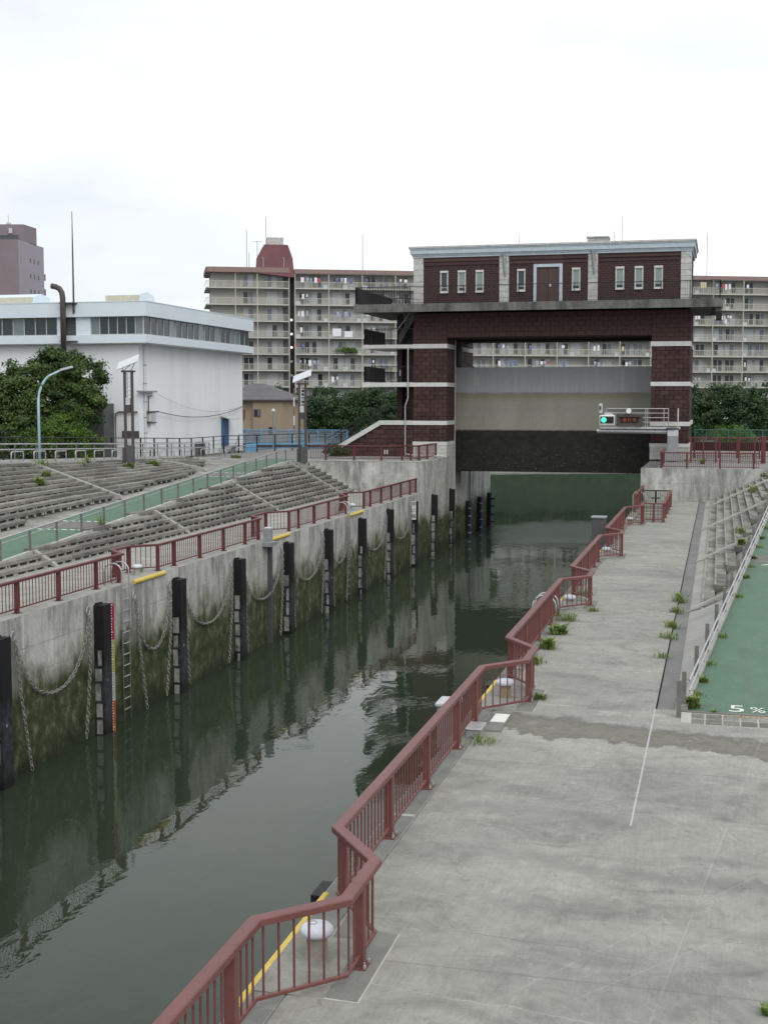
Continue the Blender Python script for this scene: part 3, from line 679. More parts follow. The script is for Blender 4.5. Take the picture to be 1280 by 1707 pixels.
# ---- right ramp
ysr = [29.75] + list(np.arange(31, 93.2, 2)) + [93.25]
ramp2 = struct('ramp', MB().loft([[(rx(y) + .08, y, rz(y) + .006), (rx(y) + 3.6, y, rz(y) + .006)] for y in ysr]), M['ramp'])
mb = MB()
for a, b in zip(ysr[:-1], ysr[1:]): mb.prism([(0, 0)], 0, 0, 'z') if False else mb.loft([[(rx(y) - .1, y, rz(y) - .35), (rx(y) - .1, y, rz(y) + .10), (rx(y) + .08, y, rz(y) + .10), (rx(y) + .08, y, rz(y) - .2)] for y in (a, b)])
mb.add([(rx(29.75) - .1, 29.75, -.3), (rx(29.75) - .1, 29.75, .1), (rx(29.75) + .08, 29.75, .1), (rx(29.75) + .08, 29.75, -.3)], [(0, 1, 2, 3)])
part('kerb', mb, M['slope'], ramp2)
mb = MB(); mb.loft([[(rx(y) + .1, y, rz(y) + .011), (rx(y) + 3.5, y, rz(y) + .011)] for y in (49.6, 51.4)]); part('landing', mb, M['landing'], ramp2)
mb = MB()
for q in range(6):
    x0 = rx(49) + .5 + q * .5
    mb.add([(x0, 49.1, rz(49.1) + .017), (x0 + .3, 49.25, rz(49.2) + .017), (x0 + .42, 49.45, rz(49.4) + .017), (x0 + .12, 49.3, rz(49.3) + .017)], [(0, 1, 2, 3)])
part('chevron', mb, M['road_white'], ramp2)
mb = MB(); mb.box(rx(29) + .05, 4.5, 29.62, 29.78, -.05, .012); part('edge_band', mb, M['pad'], ramp2)
q_ = text_mb('5', 0.74, None, (0.50, 30.05, 0.03), (1, 0.0, 0), (0, 1, 0.05), .006, 1.15); part('painted_lettering', q_, M['road_white'], ramp2)
q_ = text_mb('%', 0.60, None, (0.95, 30.02, 0.03), (1, 0.0, 0), (0, 1, 0.05), .006, .86); part('painted_lettering', q_, M['road_white'], ramp2)
# tactile/paving tiles at the ramp foot
tb = struct('tile_paving', MB().box(-0.70, 4.6, 28.56, 29.60, -.2, -.008), M['grout'])
k = 0
for r in range(2):
    x = -0.46; 
    while x < 4.4:
        w = 0.30 if abs(x + .46) < .01 else 0.37
        y0 = 28.60 + r * .50; mb = MB(); mb.bbox(x, x + w - .035, y0, y0 + .42, -.05, .003 + random.uniform(-.004, .004), .006)
        part('paving_tile', mb, M['tile'], tb, at=(x, y0, 0)); x += w
mb = MB(); mb.box(-.69, -.48, 28.6, 29.56, -.05, .008); part('kerb', mb, M['kerb'], tb)
mb = MB()
for x in (0.22, 0.52, .58, .74, .86, .98, 1.12): mb.add([(x, 29.42, .010), (x + .07, 29.41, .010), (x + .08, 29.53, .010), (x + .01, 29.54, .010)], [(0, 1, 2, 3)])
part('worn_paint', mb, M['wornorange'], tb)

# ---- right high ground and retaining wall
mb = MB(); mb.box(-5.24, 40, 93.34, YE, -2, 2.2)
struct('platform', mb, M['asphalt'])
rt = single('retaining_wall', MB().box(-5.26, 22, 93.28, 93.5, -1.5, 2.24), M['retain'], 'stained concrete retaining wall under the right hand red fence at the end of the deck', 'retaining wall', at=(2, 93.3, 0))
mb = MB(); mb.loft([[(rx(y) + 3.6, y, rz(y)), (rx(y) + 3.9, y, rz(y) + .1), (max(9, rx(y) + 6), y, 2.6), (60, y, 2.6), (600, y, 2.6)] for y in (29.6, 45, 60, 75, 93.28)])
mb.loft([[(9, y, -.02), (12, y, 2.6), (600, y, 2.6)] for y in (-60, 29.6)])
mb.add([(40, 93.3, 2.19), (600, 93.3, 2.19), (600, YE, 2.19), (40, YE, 2.19)], [(0, 1, 2, 3)])
struct('ground', mb, M['bank'])

# ---- left walkway, banks, ramp, promenade
wk = struct('walkway', MB().box(-27.0, -22.62, -20, 97.0, -.5, 0.0).box(-22.62, -21.652, -20, 97.0, -.003, 0.003), M['walk'])
mb = MB(); gx = [-23.0, -23.9, -24.8, -25.7, -26.6]
for x in gx: mb.box(x, x + .02, 30, 97, 0, .0035)
for y in np.arange(30, 97, 1.5): mb.box(-26.9, -22.7, y, y + .02, 0, .0036)
part('paving_joint', mb, M['pad'], wk)
YL = np.linspace(30, 97, 48)
S1 = 1.8
def lbz(x): return (-x - 26.9) / S1
lb = struct('embankment', MB().loft([[(-26.9, y, -.05), (min(xr(y), -26.95), y, max(-.04, lbz(xr(y)) - .32))] for y in YL]), M['bank'])
mb = MB(); mb.loft([[(xr(y) + .02, y, max(-.3, lbz(xr(y)) - .5)), (xr(y) + .02, y, zr(y) + .06), (xr(y) - .14, y, zr(y) + .06), (xr(y) - .14, y, zr(y) - .1)] for y in YL])
ramp1 = struct('ramp', MB().loft([[(xr(y) - .14, y, zr(y)), (xr(y) - 3.0, y, zr(y))] for y in list(YL) + [98.5]]), M['ramp'])
part('kerb', mb, M['kerb'], ramp1)
mb = MB(); mb.loft([[(xr(y) - .16, y, zr(y) + .005), (xr(y) - 2.95, y, zr(y) + .005)] for y in (56.3, 58.5)]); mb.loft([[(xr(y) - .16, y, zr(y) + .005), (xr(y) - 2.95, y, zr(y) + .005)] for y in (81.5, 83.2)]); part('landing', mb, M['landing'], ramp1)
mb = MB()
for yy in (55.9, 58.8, 81.1, 83.5):
    for q in range(6):
        x0 = xr(yy) - .45 - q * .42; mb.add([(x0, yy - .12, zr(yy - .1) + .008), (x0 - .3, yy - .02, zr(yy) + .008), (x0 - .3, yy + .16, zr(yy + .15) + .008), (x0, yy + .05, zr(yy) + .008)], [(0, 1, 2, 3)])
part('chevron', mb, M['road_white'], ramp1)
TOE = [(30, -31.6), (57, -31.75), (64, -31.95), (70, -32.5), (75, -32.95), (80, -33.3), (84, -34.0), (89, -35.8), (93, -37.4), (97, -37.6)]
def xt(y): return float(np.interp(y, [a for a, b in TOE], [b for a, b in TOE]))
def ubz(x, y):
    """height of the upper bank surface"""
    t0 = xt(y); z0 = zr(y) + .1; f = (t0 - x) / max(.3, (t0 - XP)); return z0 + (pm(y) - z0) * f
ub = struct('embankment', MB().loft([[(xt(y), y, zr(y) - .06), (XP, y, pm(y) - .26)] for y in YL]), M['bank'])
mb = MB(); mb.loft([[(xr(y) - 3.0, y, zr(y) + .004), (xt(y) - .1, y, zr(y) + .09)] for y in list(YL)]); part('apron', mb, M['bank'], ub)
mb = MB(); mb.loft([[(XP + .02, y, pm(y) - .25), (XP + .02, y, pm(y)), (XP - .35, y, pm(y) + .01), (XP - .35, y, pm(y) - .1)] for y in YL]); part('edge_kerb', mb, M['kerb'], ub)
prom = struct('promenade', MB().loft([[(XP - .3, y, pm(y) - .004), (-40.8, y, pm(y) - .004)] for y in list(YL)] ), M['asphalt'])
mb = MB(); mb.box(-41.2, -40.8, 30, 30.1, 2, 2.1); mb = MB().loft([[(-40.8, y, pm(y) - .1), (-40.8, y, pm(y) + .12), (-41.2, y, pm(y) + .12), (-41.2, y, pm(y) - .1)] for y in YL]); part('kerb', mb, M['kerb'], prom)
mb = MB().loft([[(-41.2, y, pm(y) - .05), (-60, y, 2.5), (-600, y, 2.3)] for y in (-60, 40, 66, 97)]); mb.add([(-600, 97, 2.3), (-41.2, 97, 2.3), (-41.2, YE + 60, 2.3), (-600, YE + 60, 2.3)], [(0, 1, 2, 3)]); struct('ground', mb, M['soil'])
mb = MB(); mb.box(-41.2, -22.55, 97.05, YE, -3, 2.32); struct('platform', mb, M['asphalt'])
rl = thing('retaining_wall', 'rain streaked concrete retaining wall left of the gate, closing the stepped bank', 'retaining wall', (-26, 97, 0))
part('wall_face', MB().box(-31.5, -21.66, 96.98, 97.05, -2, 2.3), M['retain'], rl); part('coping', MB().box(-31.5, -21.63, 96.95, 97.6, 2.3, 2.36), M['kerb'], rl)
mb = MB(); mb.loft([[(-26.75, y, .03), (-26.95, y, .14), (-30.85, y, 2.32), (-30.95, y, 2.2)] for y in (96.6, 96.96)]); mb.prism([(-26.75, -.1), (-26.75, .05), (-30.85, 2.3), (-30.95, 2.0)], 96.6, 96.97, 'y'); part('edge_kerb', mb, M['kerb'], lb)

# planks on spacers, row by row
pl_box = {}
def plank_obj(parent, x, y0, y1, z, w, slope=0.0, tilt=0.0):
    z -= .02
    mb = MB(); n = max(1, int((y1 - y0) / 2.4)); 
    mb.bbox(x - w / 2, x + w / 2, y0 + .012, y1 - .012, z - .035, z + .125, .02)
    o = part('plank', mb, M['plank'], parent, at=(x, (y0 + y1) / 2, z)); o.rotation_euler = (slope, tilt, 0); return o
sp = MB(); ris = MB()
for k in range(9):
    x = -27.05 - 0.44 * k; z = lbz(x) + .02 + .06; ystart = 46.66 + (-(x + .25) - 27.5) / 0.0746 + .4
    y = max(41.0, ystart)
    ris.box(x - .1, x + .02, y, 96.6, z - .30, z - .02)
    while y < 96.4:
        y1 = min(96.6, y + random.choice((2.4, 2.4, 3.2)))
        if y1 - y > .4: plank_obj(lb, x, y, y1, z + random.uniform(-.012, .012), .40, 0, random.uniform(-.02, .03))
        yy = y + .15
        while yy < y1: sp.box(x + .05, x + .155, yy, yy + .12, z - .17, z - .03); yy += .74
        y = y1
part('spacer_blocks', sp, M['spacer'], lb, kind='stuff'); part('riser', ris, M['bankshade'], lb)
for y in (49.6, 63.85, 78.3, 93.0):
    xe = xr(y) + .1; mb = MB(); mb.prism([(-26.6, -.02), (-26.75, .16), (xe, lbz(xe) + .26), (xe, lbz(xe) - .15)], y - .13, y + .13, 'y'); part('rib', mb, M['slope'], lb)
sp = MB(); ris = MB(); nrow = 12
for k in range(nrow):
    x = XP + .35 + .5 * k
    y = 46.0
    def ok(y): return xt(y) > x + .25
    while y < 95.8:
        y1 = min(96, y + 2.6)
        if not ok(y1): break
        za, zb = ubz(x, y), ubz(x, y1); sl = math.atan2(zb - za, y1 - y); z = (za + zb) / 2 + .05
        plank_obj(ub, x, y, y1, z + random.uniform(-.015, .015), .44, sl, random.uniform(-.02, .03))
        ris.beam((x - .04, y, za - .12), (x - .04, y1, zb - .12), .1, .28)
        yy = y + .15
        while yy < y1: zz = ubz(x, yy); sp.box(x + .07, x + .18, yy, yy + .13, zz - .14, zz + .02); yy += .78
        y = y1
part('spacer_blocks', sp, M['spacer'], ub, kind='stuff'); part('riser', ris, M['bankshade'], ub)
for y in (52.0, 67.3, 83.8):
    xe = xt(y) + .1; za, zb = ubz(XP, y), ubz(xe, y); mb = MB(); mb.prism([(XP, za - .1), (XP - .25, za + .12), (XP + .3, za + .12), (xe, zb + .22), (xe + .2, zb)], y - .14, y + .14, 'y'); part('rib', mb, M['slope'], ub)

# ================================================================== THE GATE BUILDING
G = thing('gate_building', 'maroon brick lock gate building with pale stone bands spanning the canal', 'gate building', (-13.4, 106, 2.3))
GY = 106.0
def gp(name, mb, mat, **k): return part(name, mb, M[mat] if isinstance(mat, str) else mat, G, **k)
TWR = ((-24.42, -21.64), (-5.30, -2.32))
core = MB()
for x0, x1 in TWR: core.box(x0 + .06, x1 - .06, GY + .06, 109.5, 2.3, 14.02); core.box(x0 + .06, x1 - .06, 112.4, 118, 2.3, 14.02)
core.box(TWR[0][0] + .06, -22.7, 109.5, 112.4, 2.3, 14.02); core.box(-4.2, TWR[1][1] - .06, 109.5, 112.4, 2.3, 14.02)
core.box(-21.75, -5.2, GY + .06, 110.0, 12.05, 14.02); core.box(-21.75, -5.2, 112.4, 116, 12.05, 14.02)
gp('wall_core', core, 'mortar')
# white plinths with split stone courses and coping
for i, (x0, x1) in enumerate(TWR):
    mb = MB(); mb.box(x0 - .02, x1 + .02, GY - .03, 109.4, 2.3, 3.26)
    gp('plinth', mb, 'quoin'); mb = MB(); mb.box(x0 - .05, x1 + .05, GY - .07, 109.42, 3.262, 3.56); gp('plinth_coping', mb, 'band')
    mb = MB()
    for z in (2.62, 2.94): mb.box(x0 - .03, x1 + .03, GY - .042, 109.41, z, z + .02)
    gp('plinth_joint', mb, 'grey')
    for z0, z1 in ((4.93, 5.27), (8.06, 8.39), (11.17, 11.53)):
        gp('stone_band', MB().box(x0 - .03, x1 + .03, GY - .06, 109.5, z0, z1), 'band'); gp('stone_band', MB().box(x0 - .03, x1 + .03, 112.4, 118.03, z0, z1), 'band')
# bricks, one by one on the tower fronts and the beam
BW, BH = 0.70, 0.36
bm_full = MB().bbox(-BW / 2 + .012, BW / 2 - .012, -.03, .09, .012, BH - .012, .02).mesh('brick', M['brick']); bm_full2 = MB().bbox(-BW / 2 + .012, BW / 2 - .012, -.045, .09, .012, BH - .012, .03).mesh('brick', M['brick'])
bm_half = MB().bbox(-BW / 4 + .012, BW / 4 - .012, -.035, .09, .012, BH - .012, .02).mesh('brick', M['brick'])
zone = [(3.57, 4.92), (5.28, 8.05), (8.40, 11.16), (11.54, 14.0)]
nb = 0
def courses(x0, x1, z0, z1, ypos, count=True):
    global nb
    n = max(1, round((z1 - z0) / BH)); h = (z1 - z0) / n
    for c in range(n):
        x = x0; half = c % 2
        while x < x1 - .05:
            w = BW / 2 if half else min(BW, x1 - x); half = 0
            if w > x1 - x: w = x1 - x
            if w < .1: break
            me = bm_half if w < BW * .7 else random.choice((bm_full, bm_full, bm_full2))
            base = BW / 2 if me is bm_half else BW
            inst('brick', me, G, (x + w / 2, ypos + random.uniform(-.008, .008), z0 + c * h), scale=(w / base, 1, h / BH)); nb += 1; x += w
for x0, x1 in TWR:
    for z0, z1 in zone[:3]: courses(x0, x1, z0, z1, GY)
small = MB()
def brick_rows(mb, p, d, L, z0, z1, nrm, bw=BW, bh=BH, proud=.03):
    n = max(1, round((z1 - z0) / bh)); h = (z1 - z0) / n; p = Vector(p); d = Vector(d); nr = Vector(nrm)
    for c in range(n):
        s = 0.0; first = c % 2
        while s < L - .03:
            w = min(bw / 2 if first else bw, L - s); first = 0; pr = proud + random.uniform(-.008, .012)
            a = p + d * (s + .012); b = p + d * (s + w - .012); za, zb = z0 + c * h + .012, z0 + (c + 1) * h - .012
            v = [a + nr * .0, b, b + nr * pr, a + nr * pr]; mb.add([(q.x, q.y, za) for q in v] + [(q.x, q.y, zb) for q in v], [(0, 1, 2, 3), (7, 6, 5, 4), (3, 2, 6, 7), (0, 4, 5, 1), (1, 5, 6, 2), (0, 3, 7, 4)]); s += w
for z0, z1 in zone:
    brick_rows(small, (-21.70, GY, 0), (0, 1, 0), 3.5, z0, min(z1, 13.98), (1, 0, 0)); brick_rows(small, (-2.38, GY, 0), (0, 1, 0), 3.5, z0, z1, (1, 0, 0))
    brick_rows(small, (-21.70, 112.4, 0), (0, 1, 0), 5.6, z0, min(z1, 11.9), (1, 0, 0))
for (x0, x1) in TWR: brick_rows(small, (x0, GY + .06, 0), (1, 0, 0), x1 - x0, 11.54, 14.0, (0, -1, 0), proud=.08)
brick_rows(small, (-21.64, GY + .06, 0), (1, 0, 0), 16.34, 12.06, 14.0, (0, -1, 0), proud=.08)
gp('brick_courses', small, 'brick', kind='stuff')
gp('soffit', MB().box(-21.66, -5.28, GY + .02, 110.0, 11.99, 12.045), 'mortar'); gp('soffit', MB().box(-21.66, -5.28, 112.4, 116, 11.99, 12.045), 'mortar')
# guide rails in the piers
gp('guide_channel', MB().box(-21.66, -21.6, 109.46, 109.62, -5, 12), 'alu'); gp('guide_channel', MB().box(-5.34, -5.28, 109.46, 109.62, -5, 12), 'alu')
gp('guide_channel', MB().box(-22.7, -21.62, 112.28, 112.4, 2.3, 12), 'dgrey')
# gallery slab
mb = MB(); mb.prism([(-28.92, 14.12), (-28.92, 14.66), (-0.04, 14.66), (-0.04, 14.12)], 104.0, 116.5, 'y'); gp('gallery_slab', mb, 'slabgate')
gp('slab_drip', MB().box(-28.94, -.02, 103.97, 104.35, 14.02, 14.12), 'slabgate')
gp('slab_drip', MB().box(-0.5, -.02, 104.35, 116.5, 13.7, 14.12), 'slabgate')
# house on the gallery
HB = MB(); HB.box(-24.36, -2.42, GY + .08, 114, 14.66, 18.5); gp('house_wall', HB, 'mortar')
small = MB()
OPEN = [(-22.21, -21.55), (-20.76, -20.10), (-19.30, -18.64), (-15.94, -15.28), (-11.58, -10.92), (-8.18, -7.5), (-6.7, -6.03), (-5.2, -4.53)]
segs = [(-23.6, -17.38), (-16.6, -14.62), (-12.32, -10.3), (-9.55, -3.18)]
for a, b in segs:
    holes = sorted([(p, q) for p, q in OPEN if p > a and q < b]); cur = a
    for z0, z1, full in ((14.66, 15.58, True), (15.58, 17.45, False), (17.45, 17.82, True)):
        spans = [(a, b)]
        if not full:
            spans = []; cur = a
            for p, q in holes: spans.append((cur, p)); cur = q
            spans.append((cur, b))
        for p, q in spans: brick_rows(small, (p, GY + .08, 0), (1, 0, 0), q - p, z0, z1, (0, -1, 0), .42, .185, .03)
    gp('brick_frieze', MB().box(a, b, GY - .02, GY + .08, 17.83, 18.0), 'brick_s'); gp('brick_frieze', MB().box(a, b, GY + .03, GY + .08, 18.0, 18.14), 'brick_s')
    gp('brick_frieze', MB().box(a, b, GY - .06, GY + .08, 18.14, 18.32), 'brick_s'); gp('brick_frieze', MB().box(a, b, GY + .0, GY + .08, 18.32, 18.47), 'brick_s')
gp('brick_frieze', MB().box(-14.62, -12.32, GY - .02, GY + .08, 17.76, 18.0), 'brick_s'); gp('brick_frieze', MB().box(-14.62, -12.32, GY + .03, GY + .08, 18.0, 18.14), 'brick_s'); gp('brick_frieze', MB().box(-14.62, -12.32, GY - .06, GY + .08, 18.14, 18.32), 'brick_s'); gp('brick_frieze', MB().box(-14.62, -12.32, GY + .0, GY + .08, 18.32, 18.47), 'brick_s')
brick_rows(small, (-2.42, GY + .7, 0), (0, 1, 0), 7, 14.66, 18.45, (1, 0, 0), .42, .185, .03)
gp('house_bricks', small, 'brick_s', kind='stuff')
def blocks(x0, x1, y0, y1):
    n = 8; h = 3.8 / n
    for c in range(n): gp('quoin_block', MB().bbox(x0, x1, y0, y1, 14.662 + c * h + .012, 14.662 + (c + 1) * h - .012, .03), 'quoin')
    gp('quoin_joint', MB().box(x0 + .03, x1 - .03, y0 + .03, y1 - .005, 14.66, 18.46), 'dgrey')
for x0, x1 in ((-24.42, -23.6), (-17.38, -16.6), (-10.32, -9.55), (-3.18, -2.36)): blocks(x0, x1, GY - .06, GY + (.7 if x0 in (-24.42, -3.18) else .08))
for q, (x0, x1) in enumerate(OPEN):
    w = gp('window', MB().box(x0 + .06, x0 + .10, GY - .01, GY + .1, 15.72, 17.24).box(x1 - .10, x1 - .06, GY - .01, GY + .1, 15.72, 17.24).box(x0 + .06, x1 - .06, GY, GY + .1, 16.02, 16.06).box(x0 + .06, x1 - .06, GY, GY + .1, 15.72, 15.77), 'alu')
    gp('window_lintel', MB().box(x0, x1, GY - .07, GY + .1, 17.24, 17.40), 'band'); gp('window_sill', MB().box(x0, x1, GY - .09, GY + .1, 15.60, 15.72), 'band')
    gp('window_jamb', MB().box(x0, x0 + .06, GY - .02, GY + .1, 15.72, 17.24), 'mull'); gp('window_jamb', MB().box(x1 - .06, x1, GY - .02, GY + .1, 15.72, 17.24), 'mull')
    part('pane', MB().box(x0 + .08, x1 - .08, GY + .04, GY + .07, 15.74, 17.24), M['glass'], w)
    if q not in (0, 3): part('blind', MB().box(x0 + .10, x1 - .10, GY + .025, GY + .036, 16.08, 17.22), M['blind'], w)
gp('door_frame', MB().box(-14.62, -14.38, GY - .10, GY + .1, 14.66, 17.74).box(-12.56, -12.32, GY - .10, GY + .1, 14.66, 17.74).box(-14.38, -12.56, GY - .10, GY + .1, 17.5, 17.74), 'cornice')
dr = gp('door', MB().box(-14.38, -13.48, GY + .02, GY + .07, 14.68, 17.5).box(-13.46, -12.56, GY + .02, GY + .07, 14.68, 17.5), 'maroon_door'); part('handle', MB().bbox(-13.36, -13.22, GY - .03, GY + .02, 15.95, 16.2, .02), M['alu'], dr)
# cornice
for z0, z1, pj, m in ((18.47, 18.62, .12, 'cornice'), (18.62, 18.76, .18, 'cornice'), (18.76, 19.12, .30, 'cornice'), (19.12, 19.22, .36, 'cornice'), (19.22, 19.36, .42, 'quoin')):
    gp('cornice', MB().box(-24.36 - pj, -2.42 + pj, GY - pj + .02, 114 + pj, z0 + .001, z1), m)
gp('roof', MB().box(-24.2, -2.6, GY + .2, 113.8, 19.0, 19.38), 'grey')
for x in (-17.0, -9.94):                            # rain heads beside the pilasters
    gp('banner_bracket', MB().beam((x - .06, GY - .28, 18.78), (x + .12, GY - .14, 16.85), .16, .10), 'grey'); gp('bracket_pin', MB().tube([(x + .3, GY - .1, 18.5), (x + .26, GY - .25, 18.3), (x + .34, GY - .25, 18.0)], .03, 6), 'alu')
rb_ = gp('roof_unit', MB().box(-10.6, -8.95, 108, 109.6, 19.38, 19.95).box(-10.68, -8.9, 107.9, 109.7, 19.95, 20.05), 'quoin'); mb = MB()
for z in (19.5, 19.62, 19.74, 19.86): mb.box(-10.62, -8.93, 107.98, 109.62, z, z + .03)
part('louvre', mb, M['grey'], rb_)
gp('antenna', MB().tube([(-8.0, 110, 19.3), (-8.0, 110, 21.8)], .03, 5), 'alu'); gp('antenna', MB().tube([(-16.4, 110, 19.3), (-16.4, 110, 20.6)], .03, 5), 'alu')
# gallery railing
def iron_rail(parent, pts, z, h, pitch, mat='ironblack', posts=None, bal_r=.012, rail_w=.07, base=0.08):
    for (a, b) in zip(pts[:-1], pts[1:]):
        a, b = Vector((*a, 0)), Vector((*b, 0)); L = (b - a).length; d = (b - a) / L
        za = z if isinstance(z, (int, float)) else z[0]
        part('top_rail', MB().beam((a.x, a.y, za + h), (b.x, b.y, za + h), rail_w, .05), M[mat], parent); part('bottom_rail', MB().beam((a.x, a.y, za + base), (b.x, b.y, za + base), .04, .03), M[mat], parent)
        mb = MB(); n = max(1, int(L / pitch))
        for i in range(1, n): p = a + d * (L * i / n); mb.tube([(p.x, p.y, za + base), (p.x, p.y, za + h)], bal_r, 4, cap=False)
        part('balusters', mb, M[mat], parent, kind='stuff')
        n = max(1, round(L / (posts or 2.2)))
        for i in range(n + 1): p = a + d * (L * i / n); part('post', MB().box(p.x - .03, p.x + .03, p.y - .03, p.y + .03, za, za + h), M[mat], parent)
ir = thing('gallery_railing', 'black iron railing round the edge of the upper gallery of the gate building', 'railing', (-14, 104.2, 14.66))
iron_rail(ir, [(-28.8, 116.2), (-28.8, 104.15), (-24.3, 104.15)], 14.66, 1.38, .13, bal_r=.028); iron_rail(ir, [(-24.3, 104.15), (-0.2, 104.15), (-0.2, 116.2)], 14.66, 1.38, .16, bal_r=.008); iron_rail(ir, [(-28.8, 116.2), (-24.4, 116.2)], 14.66, 1.38, .13, bal_r=.028)
# stair tower on the left
ST = thing('stair_tower', 'open stair tower with pale landings and dark doors left of the gate building', 'stair tower', (-26.5, 106, 2.3))
def sp_(n, mb, m, **k): return part(n, mb, M[m], ST, **k)
for z0, z1 in ((8.06, 8.41), (11.2, 11.50)): sp_('landing', MB().box(-28.72, -24.45, GY - .04, 113.2, z0, z1), 'band')
sp_('rear_wall', MB().box(-26.35, -24.42, 109.4, 110.2, 2.3, 14.0), 'brick_s'); sp_('stair_wall', MB().box(-26.35, -25.9, 108.2, 113.0, 5.3, 14.05), 'brick_s')
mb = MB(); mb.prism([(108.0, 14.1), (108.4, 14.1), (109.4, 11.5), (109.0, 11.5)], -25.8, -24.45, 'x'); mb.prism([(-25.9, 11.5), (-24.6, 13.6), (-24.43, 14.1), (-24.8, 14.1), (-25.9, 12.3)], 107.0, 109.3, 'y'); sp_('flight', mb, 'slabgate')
sp_('handrail', MB().tube([(-26.0, 106.7, 12.7), (-24.9, 106.7, 14.1)], .035, 6), 'alu')
for z in (5.3, 8.42):
    d_ = sp_('door', MB().box(-25.86, -24.75, 109.3, 109.4, z, z + 2.55), 'maroon_door'); part('door_frame', MB().box(-25.95, -25.86, 109.25, 109.4, z, z + 2.65).box(-24.75, -24.66, 109.25, 109.4, z, z + 2.65).box(-25.86, -24.75, 109.25, 109.4, z + 2.55, z + 2.65), M['brown'], d_)
    if z < 6:
        part('lettering', text_mb('関係者以外', .215, None, (-25.3, 109.29, z + 1.62)), M['orange'], d_); part('lettering', text_mb('立入禁止', .215, None, (-25.2, 109.29, z + 1.35)), M['orange'], d_)
for z in (9.0, 12.0): sp_('wall_lamp', MB().bbox(-26.12, -26.0, 108.1, 108.2, z, z + .5, .03), 'alu')
# base wall of the stair with sloping coping
mb = MB(); mb.prism([(-24.42, 2.3), (-24.42, 4.93), (-27.18, 4.93), (-31.6, 2.35), (-31.6, 2.3)], GY + .0, GY + .4, 'y'); sp_('base_wall', mb, 'mortar')
mb = MB()
for c in range(7):
    z0 = 2.32 + c * .37; z1 = z0 + .35; s = -24.43
    xl = -27.18 - (4.93 - z1 - .02) / (2.58 / 4.42) if z1 < 4.9 else -27.15
    x = s - (.35 if c % 2 else 0)
    if c % 2: inst('brick', bm_half, ST, (s - .175, GY, z0), scale=(1, 1, .97))
    while x - .70 > xl: inst('brick', random.choice((bm_full, bm_full2)), ST, (x - .35, GY + random.uniform(-.01, .005), z0), scale=(1, 1, .97)); x -= .70
    if x - xl > .15: w = x - xl; inst('brick', bm_half, ST, (x - w / 2, GY, z0), scale=(w / .35, 1, .97))
mb = MB(); mb.prism([(-24.42, 4.93), (-24.42, 5.28), (-27.28, 5.28), (-31.9, 2.62), (-31.75, 2.3), (-27.16, 4.93)], GY - .1, GY + .5, 'y'); sp_('coping', mb, 'band')
sr = thing('stair_railing', 'black iron railings on the landings of the stair tower at left of the gate', 'railing', (-27, 106.2, 8.4))
for z in (8.41, 11.5): iron_rail(sr, [(-28.6, 113), (-28.6, 106.1), (-26.3, 106.1)], z, 1.3, .13, bal_r=.03); iron_rail(sr, [(-26.3, 106.1), (-24.45, 106.1)], z, 1.3, .16, bal_r=.008)
iron_rail(sr, [(-27.2, 106.15), (-24.45, 106.15)], 5.28, 1.1, .2, bal_r=.008)
mb = MB(); mb2 = MB()
for yy in (106.2, 108.6):
    mb.beam((-27.2, yy, 6.45), (-31.9, yy, 3.75), .06, .06); mb.beam((-27.2, yy, 5.4), (-31.9, yy, 2.75), .04, .04)
    for i in range(28): x = -27.2 - i * .168; zz = 5.4 - (i * .168) * 2.65 / 4.7; mb2.tube([(x, yy, zz), (x, yy, zz + 1.02)], .013, 4, cap=False)
part('top_rail', mb, M['ironblack'], sr); part('balusters', mb2, M['ironblack'], sr, kind='stuff')
pp = MB().tube([(-24.85, GY - .12, 11.2), (-24.85, GY - .12, 7.1), (-25.08, GY - .14, 6.5), (-25.08, GY - .14, 2.35)], .055, 8); sp_('drain_pipe', pp, 'steel')
sp_('conduit', MB().tube([(-25.0, GY - .2, 2.52), (-23.6, 103.6, 2.50), (-21.2, 103.2, 2.48)], .06, 8), 'band')
sp_('notice_plate', MB().box(-26.9, -26.78, GY - .06, GY - .04, 2.5, 2.85).box(-26.68, -26.56, GY - .06, GY - .04, 2.5, 2.85), 'alu')

# lifted gate leaf
gl = thing('lock_gate_leaf', 'raised steel gate leaf, grey and olive above, black with barnacles at its foot', 'lock gate', (-13.4, 110.9, .9))
part('skin_plate', MB().box(-22.3, -4.5, 110.75, 112.1, .92, 9.72), M['gateleaf'], gl)
mb = MB(); mb.box(-22.2, -4.7, 110.68, 110.75, .92, 1.12); mb.box(-20.0, -19.6, 110.69, 110.75, 9.0, 9.7); part('lip', mb, M['gateleaf'], gl)
mb = MB()
for x in (-18.3, -15.2, -12.1, -9.0): mb.box(x, x + .02, 110.742, 110.75, 4.5, 9.7)
for z in (4.5, 6.15, 7.6): mb.box(-22.2, -4.6, 110.735, 110.75, z, z + .035)
part('plate_seam', mb, M['grey'], gl)
part('drip_stain', MB().box(-20.25, -19.75, 110.738, 110.748, 8.2, 9.66).box(-7.9, -7.65, 110.738, 110.748, 7.8, 9.66), mottled('lime drip', (.38, .38, .38), (.52, .51, .49), 4, .8, .1, stretch=(3, 1, .3)), gl)
part('hanger', MB().beam((-21.3, 110.6, 10.4), (-20.2, 110.6, 9.7), .09, .09).box(-21.5, -21.2, 110.4, 110.6, 9.9, 11.3), M['dgrey'], gl)
